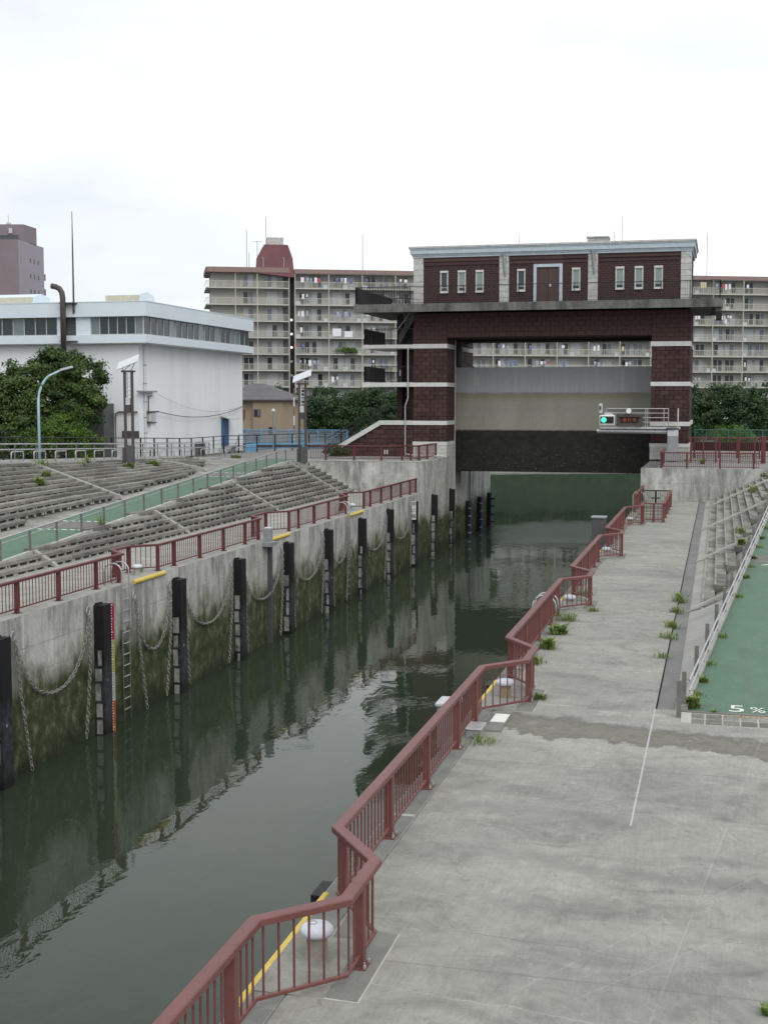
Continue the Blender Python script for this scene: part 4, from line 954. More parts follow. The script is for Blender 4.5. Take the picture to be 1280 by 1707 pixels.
# signal gantry on the right
sg = thing('signal_gantry', 'grey arm with traffic light and orange character sign reaching out from the right tower', 'signal gantry', (-3.5, 104.6, 2.3))
def sgp(n, mb, m, **k): return part(n, mb, M[m], sg, **k)
sgp('pillar', MB().bbox(-3.9, -3.1, 104.2, 105.2, 2.3, 4.2, .03), 'grey'); sgp('pillar_cap', MB().bbox(-3.9, -3.1, 104.2, 105.2, 4.2, 4.66, .03), 'alu'); sgp('pillar_base', MB().prism([(-4.1, 2.3), (-2.6, 2.3), (-3.0, 3.05), (-4.0, 3.05)], 104.0, 104.18, 'y'), 'grey')
sgp('arm', MB().tube([(-9.35, 104.7, 4.55), (-3.9, 104.7, 4.52)], .2, 14), 'steel', smooth=False); sgp('walkway_deck', MB().box(-9.1, -2.95, 104.35, 105.3, 4.76, 4.84).box(-9.1, -2.95, 104.33, 104.36, 4.72, 4.9), 'steel'); sgp('turntable', MB().lathe(-3.55, 104.7, [(.55, 4.66), (.62, 4.70), (.62, 4.80), (.5, 4.86)], 16), 'dgrey')
mb = MB()
for z in (6.3, 5.95, 5.6, 5.25): mb.tube([(-8.6 if z > 5.9 else -5.8, 104.4, z), (-3.86, 104.4, z), (-3.86, 105.25, z)], .03, 6)
for x in (-8.6, -5.6, -5.45, -4.2, -3.86): mb.tube([(x, 104.4, 4.84), (x, 104.4, 6.3)], .03, 6)
mb.tube([(-8.6, 105.25, 6.3), (-3.86, 105.25, 6.3)], .03, 6); mb.tube([(-3.86, 104.4, 5.25), (-3.86, 104.4, 4.9)], .03, 6)
sgp('guard_rail', mb, 'steel'); sgp('mast', MB().tube([(-3.14, 104.6, 4.7), (-3.14, 104.6, 6.32)], .05, 8), 'alu')
tl = sgp('traffic_light', MB().bbox(-9.12, -7.92, 104.15, 104.5, 5.02, 5.8, .06), 'white')
part('backplate', MB().bbox(-9.04, -8.0, 104.12, 104.16, 5.1, 5.72, .02), M['black'], tl)
mbw = MB()
for k in range(9): x = -9.04 + k * .122; mbw.box(x, x + .06, 104.112, 104.118, 5.665, 5.72); mbw.box(x + .05, x + .11, 104.112, 104.118, 5.1, 5.155)
part('chequer_border', mbw, M['white'], tl)
part('green_lens', MB().tube([(-8.77, 104.05, 5.42), (-8.77, 104.11, 5.42)], [.2, .215], 18), M['green_lit'], tl); part('dark_lens', MB().tube([(-8.27, 104.06, 5.42), (-8.27, 104.11, 5.42)], [.2, .21], 18), M['black'], tl)
ls = sgp('character_sign', MB().bbox(-7.78, -5.85, 104.15, 104.7, 4.92, 5.92, .05), 'brown'); part('sign_face', MB().box(-7.48, -6.12, 104.12, 104.15, 5.2, 5.62), M['black'], ls)
part('hood', MB().box(-7.6, -6.0, 103.9, 104.15, 5.66, 5.70), M['brown'], ls); part('lettering', text_mb('通', .30, None, (-7.18, 104.115, 5.41)), M['led'], ls); part('lettering', text_mb('行', .30, None, (-6.80, 104.115, 5.41)), M['led'], ls); part('lettering', text_mb('可', .30, None, (-6.42, 104.115, 5.41)), M['led'], ls)
sgp('camera', MB().bbox(-9.2, -8.9, 104.2, 104.55, 5.95, 6.7, .08), 'alu'); sgp('camera_eye', MB().box(-9.15, -8.98, 104.15, 104.21, 6.2, 6.5), 'dgrey'); sgp('bracket', MB().box(-8.75, -8.1, 104.3, 104.4, 5.8, 6.0), 'alu')
sgp('loudspeaker', MB().tube([(-6.85, 103.9, 6.12), (-6.85, 104.25, 6.12), (-6.85, 104.5, 6.12)], [.2, .12, .06], 12).box(-6.9, -6.8, 104.3, 104.4, 5.9, 6.1), 'white')

# ================================================================== RED RAILINGS
def sweep(mb, path, w, h, z):
    """mitred rectangular rail along a level path; z is its top"""
    P = [Vector((x, y)) for x, y in path]; n = len(P); L, Rr = [], []
    for i in range(n):
        if i == 0: d = (P[1] - P[0]).normalized(); nrm = Vector((-d.y, d.x)); k = 1
        elif i == n - 1: d = (P[-1] - P[-2]).normalized(); nrm = Vector((-d.y, d.x)); k = 1
        else:
            a = (P[i] - P[i - 1]).normalized(); b = (P[i + 1] - P[i]).normalized(); m = Vector((-(a.y + b.y), a.x + b.x)).normalized(); k = 1 / max(.35, m.dot(Vector((-a.y, a.x)))); nrm = m
        L.append(P[i] + nrm * (w / 2 * k)); Rr.append(P[i] - nrm * (w / 2 * k))
    c = min(.014, w / 5)
    secs = []
    for l, r in zip(L, Rr):
        li, ri = l + (r - l).normalized() * c, r + (l - r).normalized() * c
        secs.append([(l.x, l.y, z - h), (l.x, l.y, z - c), (li.x, li.y, z), (ri.x, ri.y, z), (r.x, r.y, z - c), (r.x, r.y, z - h), (l.x, l.y, z - h)])
    mb.loft(secs); mb.add(secs[0][:6], [(0, 1, 2, 3, 4, 5)]); mb.add(secs[-1][:6], [(5, 4, 3, 2, 1, 0)]); return mb
BAL = {}
def red_rail(t, runs, posts, mat, z=0.0, h=1.1, pitch=.2, single_limit=300, near=None, rail=(.165, .085)):
    bal = []
    for path in runs:
        part('top_rail', sweep(MB(), path, rail[0], rail[1], z + h), M[mat], t); part('bottom_rail', sweep(MB(), path, .05, .045, z + .175), M[mat], t)
        for (a, b) in zip(path[:-1], path[1:]):
            a, b = Vector(a), Vector(b); L = (b - a).length; n = max(1, round(L / pitch))
            for i in range(n): bal.append(a + (b - a) * ((i + .5) / n))
    bal = [p for p in bal if min([(p - Vector(q)).length for q in posts] + [9]) > .1]
    bal.sort(key=lambda p: p.length if near is None else (p - Vector(near)).length)
    if mat not in BAL: BAL[mat] = MB().tube([(0, 0, .15), (0, 0, 1.03)], .0145, 6, cap=False).mesh('baluster', M[mat])
    for p in bal[:single_limit]: inst('baluster', BAL[mat], t, (p.x, p.y, z), scale=(1, 1, h / 1.1))
    if len(bal) > single_limit:
        mb = MB()
        for p in bal[single_limit:]: mb.tube([(p.x, p.y, z + .15), (p.x, p.y, z + h - .07)], .0145, 4, cap=False)
        part('balusters', mb, M[mat], t, kind='stuff')
    pm_ = MB().bbox(-.065, .065, -.065, .065, 0, h - .08, .008).mesh('post', M[mat]); bp = MB().box(-.11, .11, -.15, .15, .0, .02).mesh('base_plate', M[mat])
    bo = MB().lathe(0, 0, [(.022, .02), (.022, .06), (.012, .065), (.012, .10)], 6).mesh('anchor_bolt', M['steel'])
    for (x, y) in posts:
        p = inst('post', pm_, t, (x, y, z)); LOC[p.name] = Vector((x, y, z)); q = inst('base_plate', bp, p, (x, y, z))
        if y < 34:
            inst('anchor_bolt', bo, p, (x + .085, y - .1, z)); inst('anchor_bolt', bo, p, (x + .085, y + .1, z))
XO, XI = -4.95, -4.13
path = [(XO, 3.0)]; posts = [(XO, y) for y in (4.6, 7.4, 10.2, 12.85)]
runs = []
for i, (a, b, c, d) in enumerate(JOGS):
    runs.append(path + [(XO, a - .75)]); 
    path = [(XO, a - .745), (XO, a), (XI, b), (XI, b + .48)]; runs.append(path)
    if d:
        path = [(XI, b + .485), (XI, c), (XO, d), (XO, d + .33)]; runs.append(path); path = [(XO, d + .335)]
        nx = JOGS[i + 1][0]
        posts += [(XI, b + .62), (XO + .04, d + .12)] + [(XO, d + q) for q in (2.9, 5.65, 8.45, min(10.4, nx - d - .75))]
    else:
        posts += [(XI, b + .5), (XI, c - .1)]; runs.append([(XI, b + .485), (XI, c)]); runs.append([(XI + .085, c), (-3.0, c), (-3.0, 88.0)])
posts += [(-3.55, 76.44)] + [(-3.0, y) for y in (76.5, 79.4, 82.3, 85.2, 87.9)]
rr = thing('guard_railing', 'zigzag red brown steel guard railing along the right hand edge of the canal', 'railing', (-4.9, 40, 0))
red_rail(rr, runs, posts, 'rail', pitch=.195)
r2 = thing('guard_railing', 'short straight piece of red railing at the water edge beside the far gated ladder bay', 'railing', (-5.0, 87, 0))
red_rail(r2, [[(-5.03, 83.2), (-5.03, 92.6)]], [(-5.03, y) for y in (83.3, 86, 88.9, 92.5)], 'rail')
gt = thing('gate', 'small pair of black barred gates closing the far end of the railed ladder bay', 'gate', (-3.9, 88.2, 0))
mb = MB()
for x0, x1 in ((-4.85, -4.0), (-3.96, -3.1)):
    part('leaf_frame', MB().beam((x0, 88.2, 1.02), (x1, 88.2, 1.02), .05, .09).beam((x0, 88.2, .15), (x1, 88.2, .15), .04, .05).box(x0 - .02, x0 + .02, 88.17, 88.23, .12, 1.06).box(x1 - .02, x1 + .02, 88.17, 88.23, .12, 1.06), M['brown'], gt)
    lf = MB()
    for x in np.linspace(x0 + .03, x1 - .03, 7): lf.tube([(x, 88.2, .15), (x, 88.2, 1.0)], .016, 4)
    part('bars', lf, M['ironblack'], gt)
part('latch', MB().box(-4.25, -4.05, 88.1, 88.16, .5, .58).box(-3.9, -3.7, 88.1, 88.16, .5, .58), M['black'], gt)
part('meeting_stile', MB().box(-4.0, -3.96, 88.17, 88.23, .1, 1.1), M['alu'], gt)
pit = struct('ladder_bay', MB().box(-4.75, -3.02, 76.2, 88.2, -1.6, -.9), M['pad'])
mb = MB()
for y in (78.6, 81.0, 83.4, 85.8): mb.box(-4.75, -3.0, y, y + .45, -.5, -.06)
part('crossbeam', mb, M['slope'], pit)
# left hand railing
XL = -22.05
runs, posts = [], []
path = [(XL, 27.0)]
posts = [(XL, y) for y in (27.1, 29.9, 32.7, 35.5, 38.3, 41.1, 43.95)]
for (a, b, c, d, nx) in ((46.1, 47.15, 48.6, 49.5, 61.8), (61.8, 63.1, 65.2, 66.4, 77.7), (77.7, 79.2, 80.6, 81.6, 96.9)):
    runs.append(path + [(XL, a), (XL - .9, b), (XL - .9, b + .7)]); runs.append([(XL - .9, b + .705), (XL - .9, c), (XL, d), (XL, d + .4)]); path = [(XL, d + .405)]
    posts += [(XL, a - .25), (XL - .9, b + .1), (XL - .9, c), (XL, d - .05)]
    y = d + 1.6
    while y < nx - 1.4: posts.append((XL, y)); y += 2.85
runs.append(path + [(XL, 96.8)]); posts.append((XL, 96.6))
rl_ = thing('guard_railing', 'red steel guard railing on top of the mossy left lock wall', 'railing', (-22, 60, 0))
red_rail(rl_, runs, posts, 'rail_l', pitch=.215, near=(-22, 36))
# platform railings
a = thing('guard_railing', 'red railing on top of the retaining wall in front of the stair tower', 'railing', (-26, 97.3, 2.36))
red_rail(a, [[(-30.6, 97.25), (-24.6, 97.25), (-23.6, 98.6), (-22.3, 97.6), (-22.1, 104.2)]], [(-29.3, 97.25), (-27.05, 97.25), (-24.9, 97.25), (-23.6, 98.6), (-22.75, 97.9), (-22.25, 98.5), (-22.15, 101), (-22.1, 104)], 'rail_l', 2.36, 1.15, .2)
a = thing('guard_railing', 'red railing on top of the right retaining wall below the signal gantry', 'railing', (0, 93.7, 2.2))
red_rail(a, [[(-3.9, 100), (-3.9, 93.7), (2.7, 93.7)], [(3.5, 93.7), (12, 93.7)]], [(-3.9, 93.8), (-3.9, 96), (-2.16, 93.7), (.07, 93.7), (2.3, 93.7), (3.6, 93.7), (6, 93.7), (9, 93.7)], 'rail_l', 2.2, 1.15, .15)
a = thing('guard_railing', 'taller red fence standing behind the right hand platform railing', 'railing', (1, 103, 2.2))
red_rail(a, [[(-2.2, 103.4), (3.2, 103.4)]], [(-2.1, 103.4), (-1.18, 103.4), (-.25, 103.4), (1.45, 103.4), (2.6, 103.4)], 'rail_l', 2.2, 1.95, .17)
part('end_post', MB().bbox(3.05, 3.38, 103.0, 103.7, 2.2, 4.25, .02), M['rail_l'], a)
a = thing('guard_railing', 'low red fence farthest back on the right platform', 'railing', (1, 112.6, 2.2))
red_rail(a, [[(-2.2, 112.6), (6, 112.6)]], [(-2.0, 112.6), (0, 112.6), (1.45, 112.6), (3.2, 112.6), (5, 112.6)], 'rail_l', 2.2, 1.7, .17)

# ================================================================== QUAY FURNITURE
def bollard(x, y, label, stem_mat, group, s=.66):
    t = thing('mooring_bollard', label, 'bollard', (x, y, .012), group)
    part('stem', MB().lathe(x, y, [(.215 * s, .0), (.205 * s, .05), (.2 * s, .30)], 24), M[stem_mat], t, smooth=False)
    part('cap', MB().lathe(x, y, [(.20 * s, .29), (.30 * s, .30), (.325 * s, .335), (.315 * s, .38), (.26 * s, .415), (.17 * s, .432), (.02, .437)], 28), M['bollard'], t, smooth=True)
    if y < 16:
        part('lettering', text_mb('O25', .13, None, (x + .05, y + .0, .0), (.0, -1, 0), (1, 0, 0), -.006), M['bollstem'], t).location.z = .432
        part('cap_ring', MB().tube([(x - .05 + .055 * math.cos(q), y + .055 * math.sin(q), .437) for q in np.linspace(0, 2 * math.pi, 17)[:-1]], .006, 4, closed=True), M['bollstem'], t)
bl = [('pale mushroom bollard nearest the camera, with a ribbed grey stem', 'bollstem'), ('pale mushroom bollard with a rust yellow stem in the second railing recess', 'bollrust'),
      ('white topped bollard beside the weeds in the third railing recess on the right', 'bollstem'), ('white topped bollard in the fourth railing recess, near the grey gauge box', 'bollstem'), ('small white bollard in the farthest right railing recess before the gated bay', 'bollrust')]
for (x, y), (lb_, sm) in zip(((-4.72, 15.2), (-4.72, 30.1), (-4.74, 43.9), (-4.74, 58.8), (-4.74, 74.4)), bl): bollard(x, y, lb_, sm, 'bollards on the right quay')
for (x, y), lb_ in zip(((-22.3, 48.0), (-22.4, 64.0), (-22.4, 80.1)), ('white capped bollard beside the near ladder on the left wall', 'white capped bollard beside the grey gauge box on the left wall', 'white capped bollard beside the far ladder on the left wall')): bollard(x, y, lb_, 'bollstem', 'bollards on the left wall')
for i, (y0, y1) in enumerate(((13.6, 17.3), (28.4, 31.9), (43.1, 46.5), (57.8, 61.3), (73.4, 76.6))):
    single('edge_guard', MB().bbox(-5.275, -5.165, y0, y1, -.10, .018, .03), M['yellow'], 'yellow edge pipe in front of the ' + ORD[i] + ' bollard on the right quay', 'edge guard', at=(-5.24, y0, 0), group='yellow edge guards of the right quay')
for i, (y0, y1) in enumerate(((46.25, 49.2), (62.2, 65.2), (76.7, 79.9))):
    single('edge_guard', MB().tube([(-21.66, y0, -.04), (-21.66, y1, -.04)], .095, 12), M['yellow'], ('yellow pipe on the lip of the left wall by the near ladder', 'yellow pipe on the lip of the left wall by the grey gauge box', 'yellow pipe on the lip of the left wall by the far ladder')[i], 'edge guard', at=(-21.66, y0, 0), group='yellow edge guards of the left wall')
# fenders
def fender(y, side, label, i):
    s = 1 if side == 'l' else -1; xw = -21.65 if side == 'l' else -5.25
    t = thing('fender', label, 'fender', (xw, y, WZ), 'black fenders on the ' + ('left' if side == 'l' else 'right') + ' wall')
    def bx(a, b, y0, y1, z0, z1): return MB().box(xw + s * a, xw + s * b, y0, y1, z0, z1)
    part('body', bx(0.0, .40, y, y + .6, WZ - .8, -.42 if side == 'l' else -.3), M['fender'], t); part('cap', bx(-.02, .12, y + .1, y + .5, -.42, -.36), M['fender'], t)
    z = -1.95 - .3 * random.random()
    while z > WZ + .1:
        hh = random.uniform(.45, .75); w0 = random.choice((.03, .03, .06, .15)); w1 = random.choice((.29, .29, .24))
        part('worn_plate', bx(w0, w1, y - .012, y + .01, z - hh, z), M['fplate'], t); part('crossbar', bx(.03, .36, y - .03, y + .01, z - hh - .09, z - hh), M['fender'], t); z -= hh + .1
    part('bolt_row', bx(.40, .415, y + .2, y + .26, -3.2, -3.12), M['fplate'], t)
    return t
LF = [35.9, 42.9, 49.9, 57.0, 64.2, 71.4, 78.7, 85.9, 93.3]
LFL = ['black fender at the left picture edge, nearest on the mossy wall', 'black fender carrying the coloured water gauge board', 'black fender between the near ladder and the yellow lip pipe, on the left wall', 'black fender on the left wall one bay before the grey gauge box', 'black fender just past the grey gauge box on the left wall', 'black fender one bay before the far ladder of the left wall', 'black fender just past the far ladder on the left wall', 'black fender one bay before the white sign with black characters', 'black fender carrying the white sign with black characters']
for i, y in enumerate(LF): fender(y, 'l', LFL[i], i)
fender(100.2, 'l', 'black fender on the tall pier just beyond the end of the left railing', 0); fender(107.2, 'l', 'black fender on the pier right under the gate tower', 0)
for y, lb_ in ((114.6, 'blue edged black fender first inside the gate passage'), (120.3, 'blue edged black fender midway in the gate passage'), (125.6, 'blue edged black fender at the far mouth of the gate passage')):
    t = thing('fender', lb_, 'fender', (-21.65, y, WZ), 'fenders in the gate passage'); part('body', MB().box(-21.65, -21.3, y, y + .55, WZ - .5, -1.95), M['black'], t); part('blue_edge', MB().box(-21.295, -21.27, y + .3, y + .56, WZ - .5, -1.95), M['blue_g'], t)
    for z in (-2.6, -3.3, -4.1, -4.8): part('lug', MB().box(-21.4, -21.18, y - .02, y + .2, z, z + .06) if y < 125 else MB().box(-21.4, -20.95, y + .2, y + .5, z, z + .16), M['alu'] if y < 125 else M['black'], t)
for i, y in enumerate((17.9, 24.9, 32.6, 39.7, 46.9, 54)): fender(y, 'r', ('black fender top poking out below the near end of the red railing', 'black fender glimpsed through the balusters of the right railing', 'black fender top beside the second bollard of the right quay', 'black fender on the right wall between the second and third recess', 'black fender on the right wall at the third recess', 'black fender on the right wall past the third recess')[i], i)
sg_ = thing('stop_sign_board', 'white board with three black characters on a left hand fender', 'sign', (-21.5, 93.27, -1))
part('board', MB().box(-21.62, -21.28, 93.2, 93.27, -1.72, -.36), M['white'], sg_)
for k, ch in enumerate('停止線'): part('lettering', text_mb(ch, .36, None, (-21.45, 93.195, -.60 - .44 * k)), M['black'], sg_)
wg = thing('water_gauge', 'striped red, yellow, white and orange water gauge board on a black fender', 'water gauge', (-21.3, 43.55, WZ))
for z0, z1, m in ((-1.75, -.42, 'red_g'), (-2.95, -1.75, 'gauge_y'), (-4.0, -2.95, 'gauge_w'), (-5.4, -4.0, 'or_g')): part('scale_band', MB().box(-21.26, -21.15, 43.5, 43.53, z0, z1), M[m], wg)
part('blue_edge', MB().box(-21.33, -21.262, 43.49, 43.53, -5.4, -.42), M['blue_g'], wg)
mb = MB()
for k in range(48): z = -.5 - k * .1; mb.box(-21.30, -21.22 + (.03 if k % 5 == 0 else 0), 43.484, 43.489, z, z + .045)
part('graduation', mb, M['white'], wg)
# chains
def link_chain(mb, pts, r=.058, wire=.016, step=.15):
    """interlocking links along a polyline"""
    P = [Vector(p) for p in pts]; d = [0]
    for a, b in zip(P[:-1], P[1:]): d.append(d[-1] + (b - a).length)
    n = int(d[-1] / step); k = 0
    for i in range(n):
        s = (i + .5) * step
        while k < len(P) - 2 and d[k + 1] < s: k += 1
        f = (s - d[k]) / max(1e-6, d[k + 1] - d[k]); p = P[k].lerp(P[k + 1], f); t = (P[k + 1] - P[k]).normalized()
        ref = Vector((1, 0, 0)) if i % 2 else t.cross(Vector((1, 0, 0))).normalized()
        u = (ref - t * ref.dot(t)).normalized()
        mb.tube([tuple(p + t * (math.cos(q) * step * .78) + u * (math.sin(q) * r)) for q in np.linspace(0, 2 * math.pi, 9)[:-1]], wire, 4, closed=True)
def hang(ya, yb, zlow, label, ta=True, tb=True):
    x = -21.60; za = -.68
    t = thing('chain', label, 'chain', (x, (ya + yb) / 2, za), 'mooring chains hung along the left wall')
    for y in (ya, yb): part('ring', MB().tube([(x + .02, y + .12 * math.cos(q), za + .14 + .15 * math.sin(q)) for q in np.linspace(0, 2 * math.pi, 13)[:-1]], .022, 6, closed=True), M['steel'], t)
    k = 2.4; L = (yb - ya) / 2; a = (za - zlow) / (math.cosh(k) - 1)
    mb = MB(); link_chain(mb, [(x + .08 + .03 * math.sin(q * 3), (ya + yb) / 2 + L * q, zlow + a * (math.cosh(k * q) - 1)) for q in np.linspace(-1, 1, 60)]); part('swag', mb, M['chain'], t)
    if ta: mb = MB(); link_chain(mb, [(x + .1, ya, za), (x + .12, ya + .25, -2.5), (x + .12, ya + .75 + random.uniform(-.2, .3), WZ + .05)]); part('tail', mb, M['chain'], t)
    if tb: mb = MB(); link_chain(mb, [(x + .1, yb, za), (x + .12, yb - .1, -2.5), (x + .12, yb - .42 + random.uniform(-.2, .2), WZ + .05)]); part('tail', mb, M['chain'], t)
hang(37.2, 42.35, -2.87, 'rusty chain hanging in a deep loop left of the water gauge fender'); hang(46.15, 49.45, -2.87, 'chain loop hanging right beside the near ladder')
hang(50.75, 56.45, -2.8, 'chain loop hanging one bay past the near yellow lip pipe'); hang(57.85, 63.7, -2.78, 'chain loop hanging across the conduit under the grey gauge box')
hang(65.05, 70.9, -2.77, 'chain loop hanging two bays before the far ladder'); hang(72.2, 76.0, -2.6, 'chain hanging from the wall just left of the far ladder'); hang(79.5, 85.4, -2.74, 'chain loop hanging past the far ladder'); hang(86.7, 92.7, -2.74, 'farthest chain loop, left of the white character sign')
# ladders
def ladder(y0, w, x, s, label, off=0.0):
    x += s * off
    t = thing('ladder', label, 'ladder', (x, y0, WZ)); 
    for y in (y0, y0 + w):
        arc = [(x + s * .10, y, WZ - .3), (x + s * .10, y, .35)] + [(x + s * (.10 - .36 + .36 * math.cos(q)), y, .5 + .33 * math.sin(q)) for q in np.linspace(0, math.pi, 9)] + [(x - s * .62, y, .3 if off else .0)]
        part('stile', MB().tube(arc, .03, 7), M['steel'], t, smooth=True)
    mb = MB(); z = -.12
    while z > WZ: part('rung', MB().tube([(x + s * .10, y0, z), (x + s * .10, y0 + w, z)], .02, 6), M['steel'], t); z -= .42
    part('bracket', MB().box(x, x + s * .14, y0 - .05, y0 + .02, -1.75, -1.66).box(x, x + s * .14, y0 + w - .02, y0 + w + .05, -1.75, -1.66), M['darksteel'], t)
ladder(45.05, .6, -21.65, 1, 'steel ladder with hooped handholds beside the gauge board on the left wall'); ladder(75.9, .65, -21.65, 1, 'far steel ladder with hooped handholds on the left wall')
ladder(40.9, .6, -5.25, -1, 'hooped ladder top showing above the third bay of the right railing', .22); ladder(90.0, .6, -5.25, -1, 'hooped ladder top beside the far gated bay', .22)
bx = thing('gauge_box', 'grey gauge cabinet with a conduit running down the mossy left wall', 'cabinet', (-21.6, 61.6, 0)); part('cabinet', MB().bbox(-21.72, -21.36, 61.35, 61.75, -.05, .62, .02), M['grey'], bx); part('shelf', MB().box(-21.7, -21.2, 61.0, 61.9, -.25, -.05), M['grey'], bx)
part('conduit', MB().box(-21.66, -21.45, 61.75, 61.95, WZ, -.25), M['dgrey'], bx); part('cover_plate', MB().box(-22.2, -21.75, 60.6, 61.2, .004, .05), M['steel'], bx)
bx = thing('gauge_box', 'tall grey gauge cabinet standing off the right wall beside the railing', 'cabinet', (-5.6, 65, 0)); part('cabinet', MB().bbox(-5.95, -5.3, 64.6, 65.3, -.9, 1.2, .02), M['dgrey'], bx); part('lid', MB().bbox(-6.0, -5.26, 64.55, 65.35, 1.2, 1.27, .02), M['grey'], bx); part('bracket', MB().box(-5.9, -5.25, 64.8, 65.1, -1.3, -.9), M['dgrey'], bx)
bx = thing('gauge_box', 'small pale capped box showing above the middle of the near right railing', 'cabinet', (-5.5, 27.3, 0)); part('cabinet', MB().bbox(-5.72, -5.3, 27.1, 27.7, -.5, .42, .02), M['grey'], bx); part('lid', MB().bbox(-5.75, -5.27, 27.05, 27.75, .42, .49, .02), M['alu'], bx)
bx = thing('junction_box', 'low metal junction box on the deck at the foot of the right railing', 'junction box', (-4.75, 26.5, 0)); part('body', MB().bbox(-4.93, -4.62, 26.25, 26.85, .0, .16, .015), M['grey'], bx); part('lid', MB().bbox(-4.95, -4.60, 26.23, 26.87, .16, .185, .01), M['steel'], bx)
hc = thing('access_cover', 'square metal access cover with pale wear beside the second bollard bay', 'access cover', (-4.4, 27.5, 0)); part('plate', MB().bbox(-4.66, -4.30, 26.8, 28.35, .0, .045, .01), M['pad'], hc); part('worn_patch', MB().box(-4.64, -4.32, 27.5, 28.25, .044, .049), M['road_white'], hc)
# right hand handrail of the ramp
hr = thing('handrail', 'double steel handrail on posts beside the right green ramp', 'handrail', (-.7, 30, 0))
ysh = [29.9 + 2.58 * k for k in range(25)]
pmesh = MB().box(-.05, .05, -.05, .05, -.2, .82).mesh('post', M['darksteel'])
for k, y in enumerate(ysh): inst('post', pmesh, hr, (rx(y) - .02, y, rz(y) + .02))
inst('post', pmesh, hr, (rx(29.0) - .08, 29.1, 0))
for hgt in (.66, .42): 
    part('rail_tube', MB().tube([(rx(y) + .10, y, rz(y) + hgt) for y in ysh], .024, 8), M['steel'], hr, smooth=True)
    mb = MB()
    for y in ysh: mb.tube([(rx(y) - .02, y, rz(y) + hgt - .06), (rx(y) + .10, y, rz(y) + hgt - .06), (rx(y) + .10, y, rz(y) + hgt)], .014, 5)
    part('bracket', mb, M['steel'], hr)
# left ramp railing
lr = thing('handrail', 'steel handrail with slim posts along the outer edge of the left green ramp', 'handrail', (-28, 50, .5))
ysl = [38.6 + 2.7 * k for k in range(21)]
pmesh = MB().box(-.035, .035, -.045, .045, 0, .84).mesh('post', M['darksteel'])
for y in ysl: inst('post', pmesh, lr, (xr(y) - .06, y, zr(y) + .06))
for hgt, r in ((.88, .032), (.66, .022)): part('rail_tube', MB().tube([(xr(y) - .06 - (.08 if hgt < .8 else 0), y, zr(y) + .06 + hgt) for y in ysl], r, 8), M['steel'], lr, smooth=True)
# hoop barriers along the promenade
def hoop(y, x, label):
    z = pm(y); w = 1.35; h = .68; c = .13
    pts = [(x, y - w / 2, z - .1), (x, y - w / 2, z + h - c)] + [(x, y - w / 2 + c - c * math.cos(q), z + h - c + c * math.sin(q)) for q in (R_(30), R_(60), R_(90))] + [(x, y + w / 2 - c + c * math.sin(q), z + h - c + c * math.cos(q)) for q in (R_(30), R_(60), R_(90))] + [(x, y + w / 2, z - .1)]
    t = thing('hoop_barrier', label, 'barrier', (x, y, z), 'steel hoop barriers along the promenade'); part('hoop', MB().tube(pts, .038, 8), M['steel'], t, smooth=True); part('foot_cap', MB().lathe(x, y + w / 2, [(.06, z), (.05, z + .05)], 10).lathe(x, y - w / 2, [(.06, z), (.05, z + .05)], 10), M['alu'], t)
for k in range(15): hoop(67.4 + 2.55 * k, -38.55, 'steel hoop barrier, ' + ORD[k] + ' from the left in the row at the top of the bank')
# silver double rail and black fence behind the promenade
t = thing('street_railing', 'silver two bar railing behind the hoop barriers along the promenade', 'railing', (-41, 70, 3.3))
ys_ = [48 + 2.6 * k for k in range(22)]
for hgt in (.95, .62): part('bar', MB().tube([(-41.0, y, pm(y) + .12 + hgt) for y in ys_], .045, 8), M['steel'], t, smooth=True)
for y in ys_: part('post', MB().tube([(-41.0, y, pm(y) + .1), (-41.0, y, pm(y) + 1.07)], .04, 6), M['darksteel'], t)
t = thing('black_fence', 'tall thin black fence in front of the white factory wall', 'fence', (-42, 90, 2.5))
pts = [(-42.0, y) for y in np.arange(62, 109, 2.45)] + [(-41.0 + .9 * k, 109.5 + 2.3 * k) for k in range(8)]
for x, y in pts: part('post', MB().box(x - .045, x + .045, y - .045, y + .045, pm(y) - .3, pm(y) + 1.5), M['ironblack'], t)
for hgt, r in ((1.48, .035), (.8, .012), (1.15, .012), (.4, .012)): part('bar', MB().tube([(x, y, pm(y) + hgt) for x, y in pts], r, 5), M['ironblack'], t)
